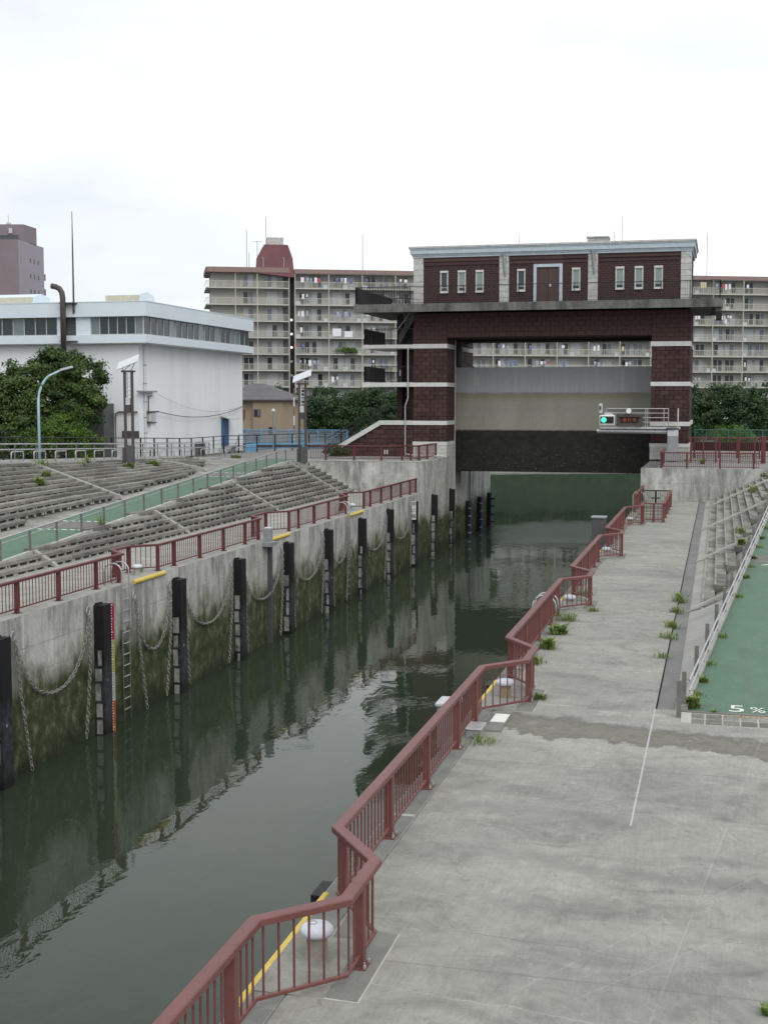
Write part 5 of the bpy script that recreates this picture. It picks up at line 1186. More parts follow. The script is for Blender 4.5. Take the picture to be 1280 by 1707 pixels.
# lamps
def solar_lamp(x, y, z, label, cabx=1, dy=0):
    t = thing('solar_lamp', label, 'lamp', (x, y, z), 'solar lamps above the stepped banks')
    def q(n, mb, m): return part(n, mb, M[m], t)
    q('pedestal', MB().box(x - .3, x + .3, y - .3, y + .3, z - .9, z), 'slope')
    q('post', MB().box(x - .32, x - .18, y - .07, y + .07, z, z + 5.75), 'brown'); q('post', MB().box(x + .18, x + .32, y - .07, y + .07, z, z + 5.75), 'brown')
    q('cabinet', MB().bbox(x - .02 + (.0 if cabx > 0 else -.4), x + .42, y - .45, y - .08, z, z + 1.15, .02), 'dgrey'); q('cabinet_side', MB().bbox(x - .36, x - .06, y - .3, y - .08, z, z + 1.0, .02), 'brown')
    q('cap', MB().box(x - .42, x + .42, y - .16, y + .16, z + 5.75, z + 5.87), 'brown'); q('light_box', MB().bbox(x - .15, x + .15, y - .16, y + .1, z + 3.7, z + 4.15, .02), 'alu'); q('light_foot', MB().bbox(x - .15, x + .15, y - .16, y + .1, z + 3.2, z + 3.7, .02), 'brown')
    for k in range(5): q('reflector', MB().box(x - .05, x + .17, y - .12, y + .02, z + 4.3 + k * .27, z + 4.36 + k * .27), 'alu')
    q('battery_tube', MB().tube([(x - .1, y, z + 4.15), (x - .1, y, z + 5.7)], .06, 8), 'alu')
    mb = MB(); c0 = Vector((x, y, z + 6.38)); ax = Vector((.70, 0, .26)); wd = Vector((-.06, .30, .24)); nn = ax.cross(wd).normalized() * .03
    mb.add([tuple(c0 + ax * a + wd * b + nn * e) for e in (-1, 1) for a, b in ((-1, -1), (1, -1), (1, 1), (-1, 1))], [(0, 3, 2, 1), (4, 5, 6, 7), (0, 1, 5, 4), (1, 2, 6, 5), (2, 3, 7, 6), (3, 0, 4, 7)]); q('solar_panel', mb, 'panel')
    q('panel_strut', MB().tube([(x - .35, y, z + 5.87), (x - .5, y, z + 6.2)], .025, 5).tube([(x + .2, y, z + 5.87), (x + .55, y, z + 6.5)], .025, 5).tube([(x - .3, y, z + 5.87), (x + .4, y, z + 6.4)], .02, 5), 'darksteel')
solar_lamp(-36.3, 77.3, 2.95, 'twin post solar lamp on the upper left bank in front of the white factory'); solar_lamp(-30.0, 93.6, 2.35, 'twin post solar lamp at the top of the ramp beside the retaining wall')
t = thing('street_lamp', 'pale blue street lamp with a curved arm in front of the big dark tree', 'street lamp', (-40.3, 73.1, 3.2))
part('pole', MB().tube([(-40.3, 73.1, 3.1), (-40.3, 73.1, 6.8)] + [(-40.3 + 1.25 * (1 - math.cos(q)), 73.1, 6.8 + 1.75 * math.sin(q)) for q in np.linspace(.15, 1.25, 9)] + [(-38.6, 73.1, 8.82)], [.085, .08] + [.07] * 9 + [.055], 10), M['blue_lamp'], t, smooth=True)
part('lantern', MB().beam((-38.75, 73.1, 8.77), (-38.0, 73.1, 8.95), .22, .12), M['alu'], t)

# ================================================================== BUILDINGS
# ---- white factory on the left
F = thing('factory_building', 'white rendered factory hall with a strip of windows under its white roof fascia', 'factory', (-43, 94, 2.3))
def fp(n, mb, m, par=None, **k): return part(n, mb, M[m], par or F, **k)
fp('wall', MB().box(-80, -43.0, 93.4, 116.0, 1.5, 11.3), 'bldg_white'); fp('ledge', MB().box(-80, -41.95, 92.6, 116.3, 11.28, 11.88), 'bldg_fascia')
fp('ledge_soffit', MB().box(-79.9, -42.05, 92.7, 116.2, 11.22, 11.28), 'alu'); fp('clerestory_core', MB().box(-80, -42.6, 93.2, 116, 11.88, 13.3), 'dgrey')
fp('roof_fascia', MB().box(-80, -41.95, 92.6, 116.3, 13.28, 14.36), 'bldg_fascia'); fp('roof_capping', MB().box(-80.02, -41.92, 92.57, 116.33, 14.36, 14.42), 'bldg_fascia')
def strip(a, b, fixed, axis, n, bright=()):
    for i in range(n):
        p, q = a + (b - a) * i / n, a + (b - a) * (i + 1) / n
        bxx = (lambda u0, u1, d0, d1, z0, z1: MB().box(u0, u1, fixed + d0, fixed + d1, z0, z1)) if axis == 'x' else (lambda u0, u1, d0, d1, z0, z1: MB().box(fixed - d1, fixed - d0, u0, u1, z0, z1))
        lo, hi = min(p, q), max(p, q)
        w = fp('window', bxx(lo, lo + .06, 0, .1, 11.9, 13.27), 'mull'); part('sill_rail', bxx(lo, hi, -.01, .08, 11.89, 11.97), M['mull'], w)
        part('pane', bxx(lo + .06, hi, .05, .07, 11.97, 13.27), M['bldg_glass2' if i in bright else 'bldg_glass'], w)
strip(-78, -49.5, 92.95, 'x', 30, (5, 9, 17, 22, 26)); strip(-46.7, -42.3, 92.95, 'x', 6, (5, 0)); strip(92.95, 116.0, -42.3, 'y', 19, (4, 9, 12, 15, 16))
fp('blank_panel', MB().box(-49.5, -48.9, 92.9, 93.0, 11.9, 13.27), 'bldg_fascia'); fp('blank_panel', MB().box(-47.9, -46.7, 92.9, 93.0, 11.9, 13.27), 'bldg_fascia')
for x0, x1, y in ((-47.4, -44.6, 97), (-62, -53.9, 97)):
    fp('roof_vent', MB().prism([(y, 14.4), (y + 3.4, 14.4), (y + 3.0, 15.35), (y + 1.7, 15.6), (y + .4, 15.3)], x0, x1, 'x'), 'cloth_y' if False else 'bldg_fascia'); fp('vent_flashing', MB().box(x0 + .02, x1 - .02, y - .06, y + .35, 14.42, 15.22), 'ventbeige')
ck = fp('exhaust_stack', MB().tube([(-48.6, 92.2, 10.5), (-48.6, 92.2, 14.7), (-48.66, 92.2, 15.1), (-48.85, 92.2, 15.4), (-49.15, 92.2, 15.55), (-49.5, 92.2, 15.62)], .215, 12), 'brown', smooth=True)
part('bracket', MB().box(-48.9, -47.6, 92.1, 92.6, 14.28, 14.34).box(-48.9, -47.6, 92.1, 92.6, 11.4, 11.46), M['brown'], ck)
fp('mast', MB().tube([(-47.85, 92.5, 13.6), (-47.85, 92.5, 18), (-47.85, 92.5, 21.2)], [.08, .06, .025], 8), 'brown'); fp('rust_run', MB().box(-48.0, -47.88, 92.585, 92.6, 13.5, 14.3), 'rust')
fp('downpipe', MB().tube([(-42.9, 94.3, 1.6), (-42.9, 94.3, 11.2)], .10, 8), 'band')
mb = MB()
for z in (9.6, 8.2, 6.8, 5.6, 4.4): mb.box(-43.0, -42.76, 94.2, 94.42, z, z + .06)
fp('pipe_clip', mb, 'grey')
fp('switch_hood', MB().box(-43, -42.6, 93.0, 95.9, 7.55, 7.68), 'grey'); fp('cable_duct', MB().tube([(-42.85, 95.4, 7.3), (-42.85, 94.8, 7.25), (-42.85, 94.75, 5.5), (-42.85, 95.0, 5.2)], .05, 6).tube([(-42.85, 95.9, 4.9), (-42.85, 95.1, 4.85), (-42.85, 95.0, 2.4)], .07, 6).tube([(-44.9, 93.25, 2.5), (-44.9, 93.25, 5.9), (-44.6, 93.25, 6.05), (-43.1, 93.25, 6.05)], .07, 6), 'dgrey')
fp('meter_box', MB().bbox(-43, -42.65, 94.6, 95.7, 5.3, 6.0, .03), 'alu'); fp('insulator_row', MB().box(-43, -42.6, 94.4, 96.1, 6.0, 6.1).box(-43, -42.6, 94.4, 95.8, 5.2, 5.26), 'brown'); fp('recess', MB().box(-44.4, -43.02, 93.3, 93.42, 4.1, 4.6), 'dgrey'); fp('annex', MB().box(-46.8, -45.1, 91.6, 93.4, 2.3, 6.7), 'dgrey')  # the recess is a raised dark grey patch on the wall
fp('plinth_wall', MB().box(-43.0, -42.75, 95.0, 96.2, 2.2, 5.2), 'bldg_white')
mb = MB()
for sag, z0, z1 in ((.75, 6.1, 6.5), (1.0, 7.5, 6.55)): mb.tube([(-42.7, 96 + 20 * q, z0 + (z1 - z0) * q - sag * 4 * q * (1 - q)) for q in np.linspace(0, 1, 16)], .035 if sag < .9 else .012, 5)
fp('cable', mb, 'dgrey')
bd = fp('door', MB().box(-43, -42.88, 110.6, 111.9, 2.9, 5.15), 'blue_door'); part('door_frame', MB().prism([(110.5, 2.9), (110.6, 2.9), (110.6, 5.15), (111.9, 5.15), (111.9, 2.9), (112.0, 2.9), (112.0, 5.26), (110.5, 5.26)], -43, -42.85, 'x'), M['blue_door'], bd); part('canopy', MB().prism([(-43, 5.5), (-41.9, 5.25), (-41.9, 5.32), (-43, 5.6)], 110.3, 112.3, 'y'), M['alu'], bd)
fp('stoop', MB().box(-43, -41.9, 110.6, 114.2, 2.78, 2.86).box(-42.0, -41.9, 110.7, 110.8, 2.2, 2.8).box(-42.0, -41.9, 114.0, 114.1, 2.2, 2.8), 'grey'); fp('stoop_rail', MB().tube([(-41.95, 112.2, 2.8), (-41.95, 112.2, 3.9), (-41.95, 114.1, 3.9), (-41.95, 114.1, 2.8)], .04, 5).tube([(-41.95, 112.2, 3.8), (-41.95, 110.4, 2.3)], .04, 5), 'grey'); fp('steps', MB().beam((-42.3, 110.6, 2.8), (-42.3, 108.9, 2.2), .7, .1), 'grey')
fp('ground_box', MB().bbox(-42.9, -42.3, 104.2, 105.0, 2.2, 3.4, .03), 'dgrey')
# ---- mauve tower block
T = thing('tower_block', 'tall mauve tiled tower block at the left edge with rows of tiny windows', 'tower block', (-124, 219, 0))
P0, P1, P2 = Vector((-124.4, 219.5)), Vector((-126.4, 232.5)), Vector((-152, 212)); P3 = P1 + (P2 - P0)
part('wall', MB().prism([(P0.x, P0.y), (P2.x, P2.y), (P3.x, P3.y), (P1.x, P1.y)], 0, 36.2, 'z'), M['purple'], T)
def tower_quad(mb, s0, s1, z0, z1, pr=.05):
    d = (P1 - P0); nr = Vector((d.y, -d.x)).normalized(); a, b = P0 + d * s0, P0 + d * s1
    return mb.add([(a.x, a.y, z0), (b.x, b.y, z0), (b.x, b.y, z1), (a.x, a.y, z1), (a.x + nr.x * pr, a.y + nr.y * pr, z0), (b.x + nr.x * pr, b.y + nr.y * pr, z0), (b.x + nr.x * pr, b.y + nr.y * pr, z1), (a.x + nr.x * pr, a.y + nr.y * pr, z1)], [(0, 3, 2, 1), (4, 5, 6, 7), (0, 1, 5, 4), (1, 2, 6, 5), (2, 3, 7, 6), (3, 0, 4, 7)])
part('side_wall', tower_quad(MB(), .003, .997, 0, 36.15, .04), M['purple_l'], T)
for r in range(8):
    for s in (.43, .58, .74): part('window', tower_quad(MB(), s, s + .045, 32.6 - 2.85 * r, 33.4 - 2.85 * r, .07), M['dgrey'], T)
    part('side_balcony', tower_quad(MB(), 1.0, 1.07, 30.0 - 2.85 * r, 31.2 - 2.85 * r, -.8), M['purple'], T)
part('roof_house', MB().prism([(-124.9, 222.5), (-146, 217), (-147, 226), (-125.6, 228.5)], 36.2, 39.3, 'z'), M['purple'], T); part('roof_edge', MB().prism([(-124.4, 219.5), (-152, 212), (-152, 212.5), (-124.5, 220.1)], 36.2, 37.0, 'z'), M['dgrey'], T)
part('roof_lamp', MB().bbox(-127.3, -126.6, 221.2, 221.6, 37.6, 38.5, .1), M['alu'], T); part('antenna', MB().tube([(-128, 222.5, 39.2), (-128, 222.5, 41.2)], .06, 5).box(-128.4, -127.6, 222.4, 222.8, 39.3, 39.7), M['alu'], T)
# ---- beige house
h = thing('house', 'small beige two storey house with a grey hipped roof beside the white factory', 'house', (-50, 142, 2.3))
part('wall', MB().box(-56, -47.9, 142.5, 150, 2.0, 7.1).box(-51.4, -47.9, 142.0, 142.5, 2.0, 7.05), M['beige'], h)
mb = MB(); mb.add([(-56.4, 141.6, 7.05), (-47.4, 141.6, 7.05), (-47.4, 150.4, 7.05), (-56.4, 150.4, 7.05), (-52.8, 145.5, 8.9), (-51.2, 145.5, 8.9)], [(0, 1, 5, 4), (1, 2, 5), (2, 3, 4, 5), (3, 0, 4), (0, 3, 2, 1)]); part('roof', mb, M['roofgrey'], h); part('eaves', MB().box(-56.4, -47.4, 141.6, 150.4, 6.92, 7.045), M['dgrey'], h)
for x, y, z in ((-51.25, 141.98, 5.1), (-49.5, 141.98, 3.1), (-51.3, 141.98, 2.4), (-53.3, 142.48, 2.7), (-53.3, 142.48, 5.0)):
    w = part('window', MB().box(x, x + .75, y - .06, y, z, z + .85), M['brown'], h); part('pane', MB().box(x + .08, x + .42, y - .075, y - .06, z + .08, z + .77), M['pane_d'], w); part('pane', MB().box(x + .45, x + .68, y - .075, y - .06, z + .08, z + .77), M['pane_b'], w)
part('meter', MB().bbox(-53.0, -52.6, 142.3, 142.5, 4.8, 5.9, .05), M['rust'], h)
# ---- long apartment block and its red-topped end block
A0 = Vector((-71.2, 217.9)); AD = Vector((.9165, .4000)); AN = Vector((.4000, -.9165))
def ap(u, v): p = A0 + AD * u + AN * v; return p.x, p.y
def abox(mb, u0, u1, v0, v1, z0, z1):
    q = [ap(u0, v0), ap(u1, v0), ap(u1, v1), ap(u0, v1)]
    return mb.add([(x, y, z0) for x, y in q] + [(x, y, z1) for x, y in q], [(0, 1, 2, 3), (7, 6, 5, 4), (0, 4, 5, 1), (1, 5, 6, 2), (2, 6, 7, 3), (3, 7, 4, 0)])
AROT = math.atan2(AD.y, AD.x)
def local_mesh(name, boxes, mats):
    mb = MB()
    for (u0, u1, v0, v1, z0, z1, mi) in boxes: mb.box(u0, u1, -v1, -v0, z0, z1, mi)
    return mb.mesh(name, mats)
# shared window, pane and railing meshes in the facade's own frame
def win_mesh(w, hh): return local_mesh('window', [(0, w, 0, .06, hh - .06, hh, 0), (0, w, 0, .06, 0, .06, 0), (0, .06, 0, .06, .06, hh - .06, 0), (w - .06, w, 0, .06, .06, hh - .06, 0), (w / 2 - .05, w / 2 + .05, 0, .08, .06, hh - .06, 0)], M['apt_rail'])
WIN = win_mesh(1.75, 2.1); PANES = [local_mesh('pane', [(.06, .82, .0, .03, .06, 2.04, 0)], M[m]) for m in ('pane_d', 'pane_b', 'pane_l')]; PANEH = [local_mesh('pane', [(.06, .82, .0, .03, 1.0, 1.89, 0)], M[m]) for m in ('pane_d', 'pane_b')]
BAYW = 5.79
bx_ = [(0, BAYW, .0, .05, 1.0, 1.07, 0), (0, BAYW, .0, .04, .12, .16, 0)]
for k in range(6): bx_.append((k * BAYW / 6, k * BAYW / 6 + .055, .0, .05, .0, 1.0, 0))
for k in range(58): bx_.append((k * .1, k * .1 + .018, .015, .03, .16, 1.0, 0))
RAILM = local_mesh('balcony_railing', bx_, M['apt_rail'])
ACU = local_mesh('air_conditioner', [(0, .75, 0, .3, 0, .58, 0)], M['bldg_fascia'])
FLZ = [26.1, 23.3, 20.5, 17.72, 14.93, 12.15, 9.37, 6.6, 3.8]
def add_win(parent, u, z):
    w = inst('window', WIN, parent, (*ap(u, .02), z + .12), (0, 0, AROT)); 
    w0 = Vector((*ap(u, .02), z + .12)); LOC[w.name] = Vector((0, 0, 0))
    for k in (0, 1):
        me = random.choices(PANES, (4, 4, 5))[0]; p = bpy.data.objects.new('pane', me); COL.objects.link(p); p.parent = w; p.location = (.87 * k, 0, 0)
B = thing('apartment_block', 'long grey beige balcony apartment block filling the background behind the gate', 'apartment block', (*ap(0, 0), 0))
NB = 16
part('wall', abox(MB(), 0, NB * BAYW, -11, 0, 0, 28.6), M['apt'], B); part('roof_band', abox(MB(), -.1, NB * BAYW, -11, 1.7, 28.55, 29.25), M['apt_roof'], B); part('roof_soffit', abox(MB(), 0, NB * BAYW, 0, 1.6, 28.45, 28.55), M['apt'], B)
fins = 0
for z in FLZ: part('balcony_slab', abox(MB(), 0, NB * BAYW, 0, 1.55, z - .18, z), M['apt_slab'], B)
for b in range(NB + 1): part('bay_fin', abox(MB(), b * BAYW - .06, b * BAYW + .06, 1.35, 1.58, 0, 28.5), M['apt_slab'], B)
for b in range(NB):
    for z in FLZ[:8]:
        inst('balcony_railing', RAILM, B, (*ap(b * BAYW, 1.5), z), (0, 0, AROT))
        add_win(B, b * BAYW + .8 + random.uniform(-.1, .1), z)
        if random.random() < .92: add_win(B, b * BAYW + 3.05 + random.uniform(-.1, .1), z)
        if random.random() < .7: inst('air_conditioner', ACU, B, (*ap(b * BAYW + random.choice((.15, 2.5, 4.9)), .9), z), (0, 0, AROT))
        if random.random() < .25: part('partition', abox(MB(), b * BAYW + .03, b * BAYW + .09, .1, 1.3, z, z + 1.9), M['apt_rail'], B)
part('cooling_tower', abox(MB(), 50.5, 53.6, -6, -3, 29.25, 32.4), M['quoin'], B)
mb = MB()
for u, h_ in ((12, 6.5), (57.5, 8), (75.0, 7.8)): mb.tube([(*ap(u, -1), 29.2), (*ap(u, -1), 29.2 + h_)], .05, 4)
mb.tube([(*ap(70.2, -1), 29.2), (*ap(70.2, -1), 32.6)], .05, 4)
for z, w in ((32.4, .35), (31.6, .9), (30.8, 1.0)): mb.tube([(*ap(70.2 - w, -1), z), (*ap(70.2 + w, -1), z + .1)], .03, 4)
part('antenna', mb, M['grey'], B); part('roof_hatch', abox(MB(), 71, 72.3, -3, -2, 29.25, 29.8), M['alu'], B)
E_ = thing('apartment_end_block', 'grey beige end block with rounded balconies and a dark red roof tower', 'apartment block', (*ap(-8, 0), 0))
part('wall', abox(MB(), -14.1, -1.0, -10, 0, 0, 28.6), M['apt'], E_); part('stairwell_shade', abox(MB(), -1.0, 0, -6, -.4, 0, 28.5), M['black'], E_)  # solid black block: the shade of the stair gap put into colour
part('roof_band', abox(abox(MB(), -14.9, -.95, -10.5, 1.8, 28.6, 29.45), -15.1, -14.9, -10, 1.2, 28.65, 29.4), M['apt_roof'], E_)
for z in FLZ:
    part('balcony_slab', abox(abox(MB(), -14.9, -1.0, -10.5, 1.55, z - .18, z), -15.05, -14.9, -10.4, 1.2, z - .18, z - .001), M['apt_slab'], E_)
    mb = MB(); abox(mb, -14.95, -1.0, 1.46, 1.5, z + 1.0, z + 1.07); abox(mb, -15.0, -14.95, -10.4, 1.45, z + 1.0, z + 1.07); 
    for k in range(10): abox(mb, -14.9 + k * 1.43, -14.84 + k * 1.43, 1.45, 1.5, z, z + 1.0)
    part('balcony_railing', mb, M['apt_rail'], E_)
    mb = MB()
    for k in range(139): abox(mb, -14.9 + k * .1, -14.878 + k * .1, 1.46, 1.475, z + .08, z + 1.0)
    part('balcony_bars', mb, M['apt_rail'], E_, kind='stuff')
    for u in (-8.75, -4.7): add_win(E_, u, z)
    part('recess', abox(MB(), -1.95, -1.05, .01, .03, z + .1, z + 2.4), M['dgrey'], E_)  # flat dark sheet on the wall, the recess's shade put into colour
for u in (-10.1, -6.4, -1.0): part('bay_fin', abox(MB(), u - .06, u + .06, 1.3, 1.5, 0, 28.6), M['apt_slab'], E_)
for k, z in enumerate((20.6, 18.2, 15.9, 13.5, 11.1)): part('stair_lamp', abox(MB(), -.65, -.3, -.4, -.3, z, z + .35), M['lampglow' if k < 3 else 'alu'], E_)
mb = MB(); pr = [(-6.3, 28.5), (-6.1, 31.6), (-5.2, 33.3), (-1.2, 33.3), (-.4, 31.0), (-.1, 27.9), (-1.0, 27.9)]; n = len(pr)
v = [(*ap(u, 1.75), z) for u, z in pr] + [(*ap(u, -5), z) for u, z in pr]; mb.add(v, [tuple(range(n)), tuple(range(2 * n - 1, n - 1, -1))] + [(i, i + n, (i + 1) % n + n, (i + 1) % n) for i in range(n)]); part('roof_tower', mb, M['apt_red'], E_)
part('cooling_tower', abox(MB(), -4.6, -1.8, -3, 0, 33.3, 34.7), M['quoin'], E_); part('vent_pipe', MB().tube([(*ap(-5.4, 1.85), 29.5), (*ap(-5.4, 1.85), 31), (*ap(-5.6, 1.85), 31.1)], .06, 5).tube([(*ap(-1.9, 1.85), 29.5), (*ap(-1.9, 1.85), 31), (*ap(-2.1, 1.85), 31.1)], .06, 5), M['alu'], E_)
mb = MB()
for u, z0, z1 in ((-8.0, 29.4, 36.0), (-4.7, 34.7, 38.2), (-7.6, 29.4, 32.2), (-6.2, 31, 34.2)): mb.tube([(*ap(u, -1), z0), (*ap(u, -1), z1)], .05, 4)
mb.tube([(*ap(-7.0, -1), 34.0), (*ap(-5.4, -1), 34.1)], .03, 4); part('antenna', mb, M['grey'], E_)
# washing hung out on the balconies
def wash(b, f, u, w, hh, m, zoff, label, group=None):
    z = FLZ[f] + zoff; mb = MB(); abox(mb, b * BAYW + u, b * BAYW + u + w, 1.58, 1.62, z - hh, z); q = mb.v
    q[2] = (q[2][0], q[2][1], q[2][2] + .12); o = part('laundry', mb, M[m], at=(*ap(b * BAYW + u, 1.6), z - hh)); tag(o, label, 'laundry', group)
wash(1, 3, .6, 1.5, 1.35, 'cloth_w', 1.55, 'large white sheet hung over a balcony left of the upper gallery'); wash(1, 3, 2.7, 1.4, 1.05, 'cloth_w', 1.1, 'white sheet with a square edge, second one on the same balcony')
wash(12, 0, 3.3, 1.1, 1.1, 'cloth_y', 2.0, 'pale yellow bedding hung on the top floor at right of the gate building'); wash(13, 2, 2.2, .45, .8, 'cloth_w', 1.1, 'white towel below a red cloth right of the gate building'); wash(13, 2, 2.3, .5, .4, 'cloth_r', 1.65, 'red cloth on the third balcony from the top right of the gate building'); wash(13, 2, .3, .5, .7, 'cloth_y', 1.7, 'yellow cloth on the third balcony from the top right of the gate building')
seen = {}
CN = {'cloth_w': 'white', 'cloth_b': 'blue', 'cloth_r': 'red', 'cloth_y': 'yellow', 'cloth_g': 'grey'}
cells = [(b, f) for b in (0, 1, 2, 3) for f in range(7)] + [(b, f) for b in (5, 6, 7, 8, 9, 10) for f in (4, 5)] + [(b, f) for b in (12, 13, 14) for f in range(7)]
full = {(0, 0), (0, 2), (0, 5), (1, 2), (6, 4), (7, 5), (13, 0), (13, 1), (12, 2), (13, 2), (12, 6), (6, 5), (1, 0)}
for b, f in cells:
    n = random.choice((3, 4, 5)) if (b, f) in full else random.choice((0, 0, 1, 2))
    if (b, f) == (1, 3) or (b, f) == (1, 4): n = 0
    u = random.uniform(.3, 1.2)
    for k in range(n):
        m = random.choices(('cloth_w', 'cloth_b', 'cloth_g', 'cloth_r', 'cloth_y'), (8, 3, 4, .6, .6))[0]; w = random.uniform(.22, .55)
        if u + w > 5.6: break
        key = (m, f, b); seen[key] = seen.get(key, 0) + 1
        lab = 'small ' + CN[m] + ' washing, ' + ORD[seen[key] - 1] + ' from left, ' + ORD[b] + ' bay, ' + ORD[f] + ' floor down'
        wash(b, f, u, w, random.uniform(.45, 1.0), m, random.uniform(1.6, 1.8), lab, 'small washing on the balconies'); u += w + random.uniform(.08, .5)
# balcony planting on one flat
P, NN, TT = crown_points([(*ap(1 * BAYW + 3.0, 1.5), FLZ[4] + .6, 2.2, .4, .5)], 60, 26, .22)
o = bpy.data.objects.new('balcony_plants', leaf_mesh('balcony_plants', P, NN, .14, TT, M['leaf_bright'])); COL.objects.link(o); tag(o, 'green creeper spilling over a balcony left of the stair tower', 'balcony plant')

# ================================================================== FAR FENCES, BANKS
mb = MB()
def fb(v, z): return [(*ap(u, v), z) for u in (-120, 190)]
mb.loft([fb(13, -7.5), fb(13, -4.86), fb(12.5, -4.86)]); struct('far_bank', mb, M['slope'])
mb = MB(); mb.loft([fb(12.5, -4.88), fb(9, -1.0), fb(7, 2.4), fb(0, 2.4), fb(-300, 2.4)]); struct('ground', mb, M['grassbank'])
mb = MB(); mb.prism([(-200, YE), (-23.5, YE), (-35.0, 188), (-200, 188)], -7, 2.28, 'z'); mb.prism([(-2.2, YE), (200, YE), (200, 176), (-2.2, 176)], -7, 2.1, 'z'); struct('ground', mb, M['soil'])
t = thing('blue_fence', 'light blue louvred fence between the white factory and the stair tower', 'fence', (-40, 123.5, 2.3))
for k in range(9): x = -46.8 + 1.47 * k; part('post', MB().box(x - .06, x + .06, 123.35, 123.47, 2.3, 4.1), M['blue_rail'], t)
for k in range(7): part('louvre', MB().box(-47, -34.9, 123.5, 123.54, 2.82 + k * .17, 2.93 + k * .17), M['blue_panel'], t)
part('top_rail', MB().box(-47, -34.9, 123.4, 123.56, 4.02, 4.1), M['blue_rail'], t); part('bottom_rail', MB().box(-47, -34.9, 123.42, 123.54, 2.7, 2.78), M['blue_rail'], t)
t = thing('blue_fence', 'short light blue gate fence right of the dark opening beside the solar lamp', 'fence', (-31, 124.5, 2.3))
for x in (-33.9, -33.1, -31.7, -30.2, -28.5, -27): part('post', MB().box(x - .06, x + .06, 124.4, 124.52, 2.3, 4.1), M['blue_rail'], t)
for k in range(7): part('louvre', MB().box(-33, -27, 124.5, 124.54, 2.6 + k * .2, 2.68 + k * .2), M['blue_panel'], t)
part('top_rail', MB().box(-33.9, -27, 124.42, 124.56, 4.02, 4.1), M['blue_rail'], t); part('dark_block', MB().bbox(-34.7, -34.0, 124.3, 124.9, 2.3, 3.6, .05), M['brown'], t)
t = thing('low_blue_rail', 'low light blue railing curving along the path behind the ramp top', 'railing', (-40, 114.5, 2.3))
pt = [(-41.3, 112.2), (-41.0, 113.8), (-39.5, 114.8), (-37, 115.6), (-33.5, 116.3), (-30, 117)]
for (a, b) in zip(pt[:-1], pt[1:]): part('rail', MB().beam((*a, 2.95), (*b, 2.95), .08, .09), M['blue_rail'], t); part('rail', MB().beam((*a, 2.6), (*b, 2.6), .05, .05), M['blue_rail'], t); part('post', MB().box(a[0] - .06, a[0] + .06, a[1] - .06, a[1] + .06, 2.3, 2.95), M['blue_rail'], t)
part('end_panel', MB().box(-41.3, -40.9, 112.1, 113.9, 2.3, 2.95), M['blue_rail'], t)
single('low_wall', MB().box(-48, -28, 121.5, 121.9, 2.2, 2.75), M['dgrey'], 'dark low wall below the light blue louvred fence', 'wall', at=(-38, 121.7, 2.3))
t = thing('pole', 'slim grey pole with a white cap beside the beige house', 'pole', (-41.5, 119, 2.3)); part('shaft', MB().tube([(-41.2, 119.5, 2.2), (-41.2, 119.5, 5.95)], .11, 8), M['grey'], t); part('cap', MB().lathe(-41.2, 119.5, [(.17, 5.9), (.17, 6.05), (.08, 6.15)], 10), M['white'], t)
t = thing('pole', 'thin red and white marker pole in front of the dark trees', 'pole', (-44, 135, 2.3))
for k in range(6): part('band', MB().tube([(-44.2, 135, 2.3 + k), (-44.2, 135, 3.3 + k)], .06, 6), M['rust' if k % 2 else 'white'], t)
t = thing('green_fence', 'green wire fence far behind the right hand red fences', 'fence', (3, 125, 2.2))
for k in range(12): part('post', MB().box(-2.2 + k * 1.0 - .04, -2.2 + k * 1.0 + .04, 124.9, 125, 2.2, 4.3), M['green_fence'], t)
part('bar', MB().box(-2.3, 9.5, 124.92, 125, 4.22, 4.3).box(-2.3, 9.5, 124.92, 125, 3.1, 3.16), M['green_fence'], t); mb = MB()
for k in range(118): mb.box(-2.3 + k * .1, -2.288 + k * .1, 125.0, 125.01, 2.3, 4.22)
for k in range(12): mb.box(-2.3, 9.5, 125.0, 125.012, 2.5 + k * .15, 2.515 + k * .15)
part('mesh_wires', mb, M['green_fence'], t, kind='stuff')
single('low_wall', MB().box(-2.2, 12, 119.0, 119.4, 2.2, 3.3), M['mortar'], 'dark maroon low wall between the red fences and the green wire fence', 'wall', at=(5, 119.2, 2.2)); single('kerb_wall', MB().box(-2.2, 12, 118.5, 118.8, 2.2, 2.55), M['kerb'], 'pale kerb running in front of the dark maroon low wall', 'kerb', at=(5, 118.6, 2.2))

# ================================================================== TREES AND PLANTS
tree('broadleaf_tree', 'big dark rounded broadleaf tree in front of the white factory', 'tree', (-47.5, 87.0, 2.6),
     [(-48.2, 87, 7.6, 3.6, 2.8, 2.3), (-45.3, 87.4, 8.6, 2.4, 2.2, 1.9), (-51.3, 86.5, 6.6, 3.4, 2.8, 2.2), (-49, 86, 5.0, 4.4, 2.6, 2.0), (-46.5, 87, 9.1, 2.0, 1.8, 1.5), (-53.5, 86.5, 4.8, 3, 2.6, 2.2), (-44.6, 87, 6.7, 1.9, 1.8, 1.5), (-47, 86.5, 5.2, 2.8, 2.2, 1.8)], 900, 120, .25, .12, M['leaf_big'], .32, limbs=10)
tree('bushy_tree', 'bright green bushy tree low in front of the grey annex wall', 'tree', (-44.6, 84.5, 2.5), [(-44.8, 84.5, 4.6, 1.7, 1.3, 1.5), (-43.5, 84.8, 3.7, 1.5, 1.1, 1.1), (-46.3, 84.2, 3.8, 1.6, 1.2, 1.2)], 260, 70, .22, .08, M['leaf_bright'], .12)
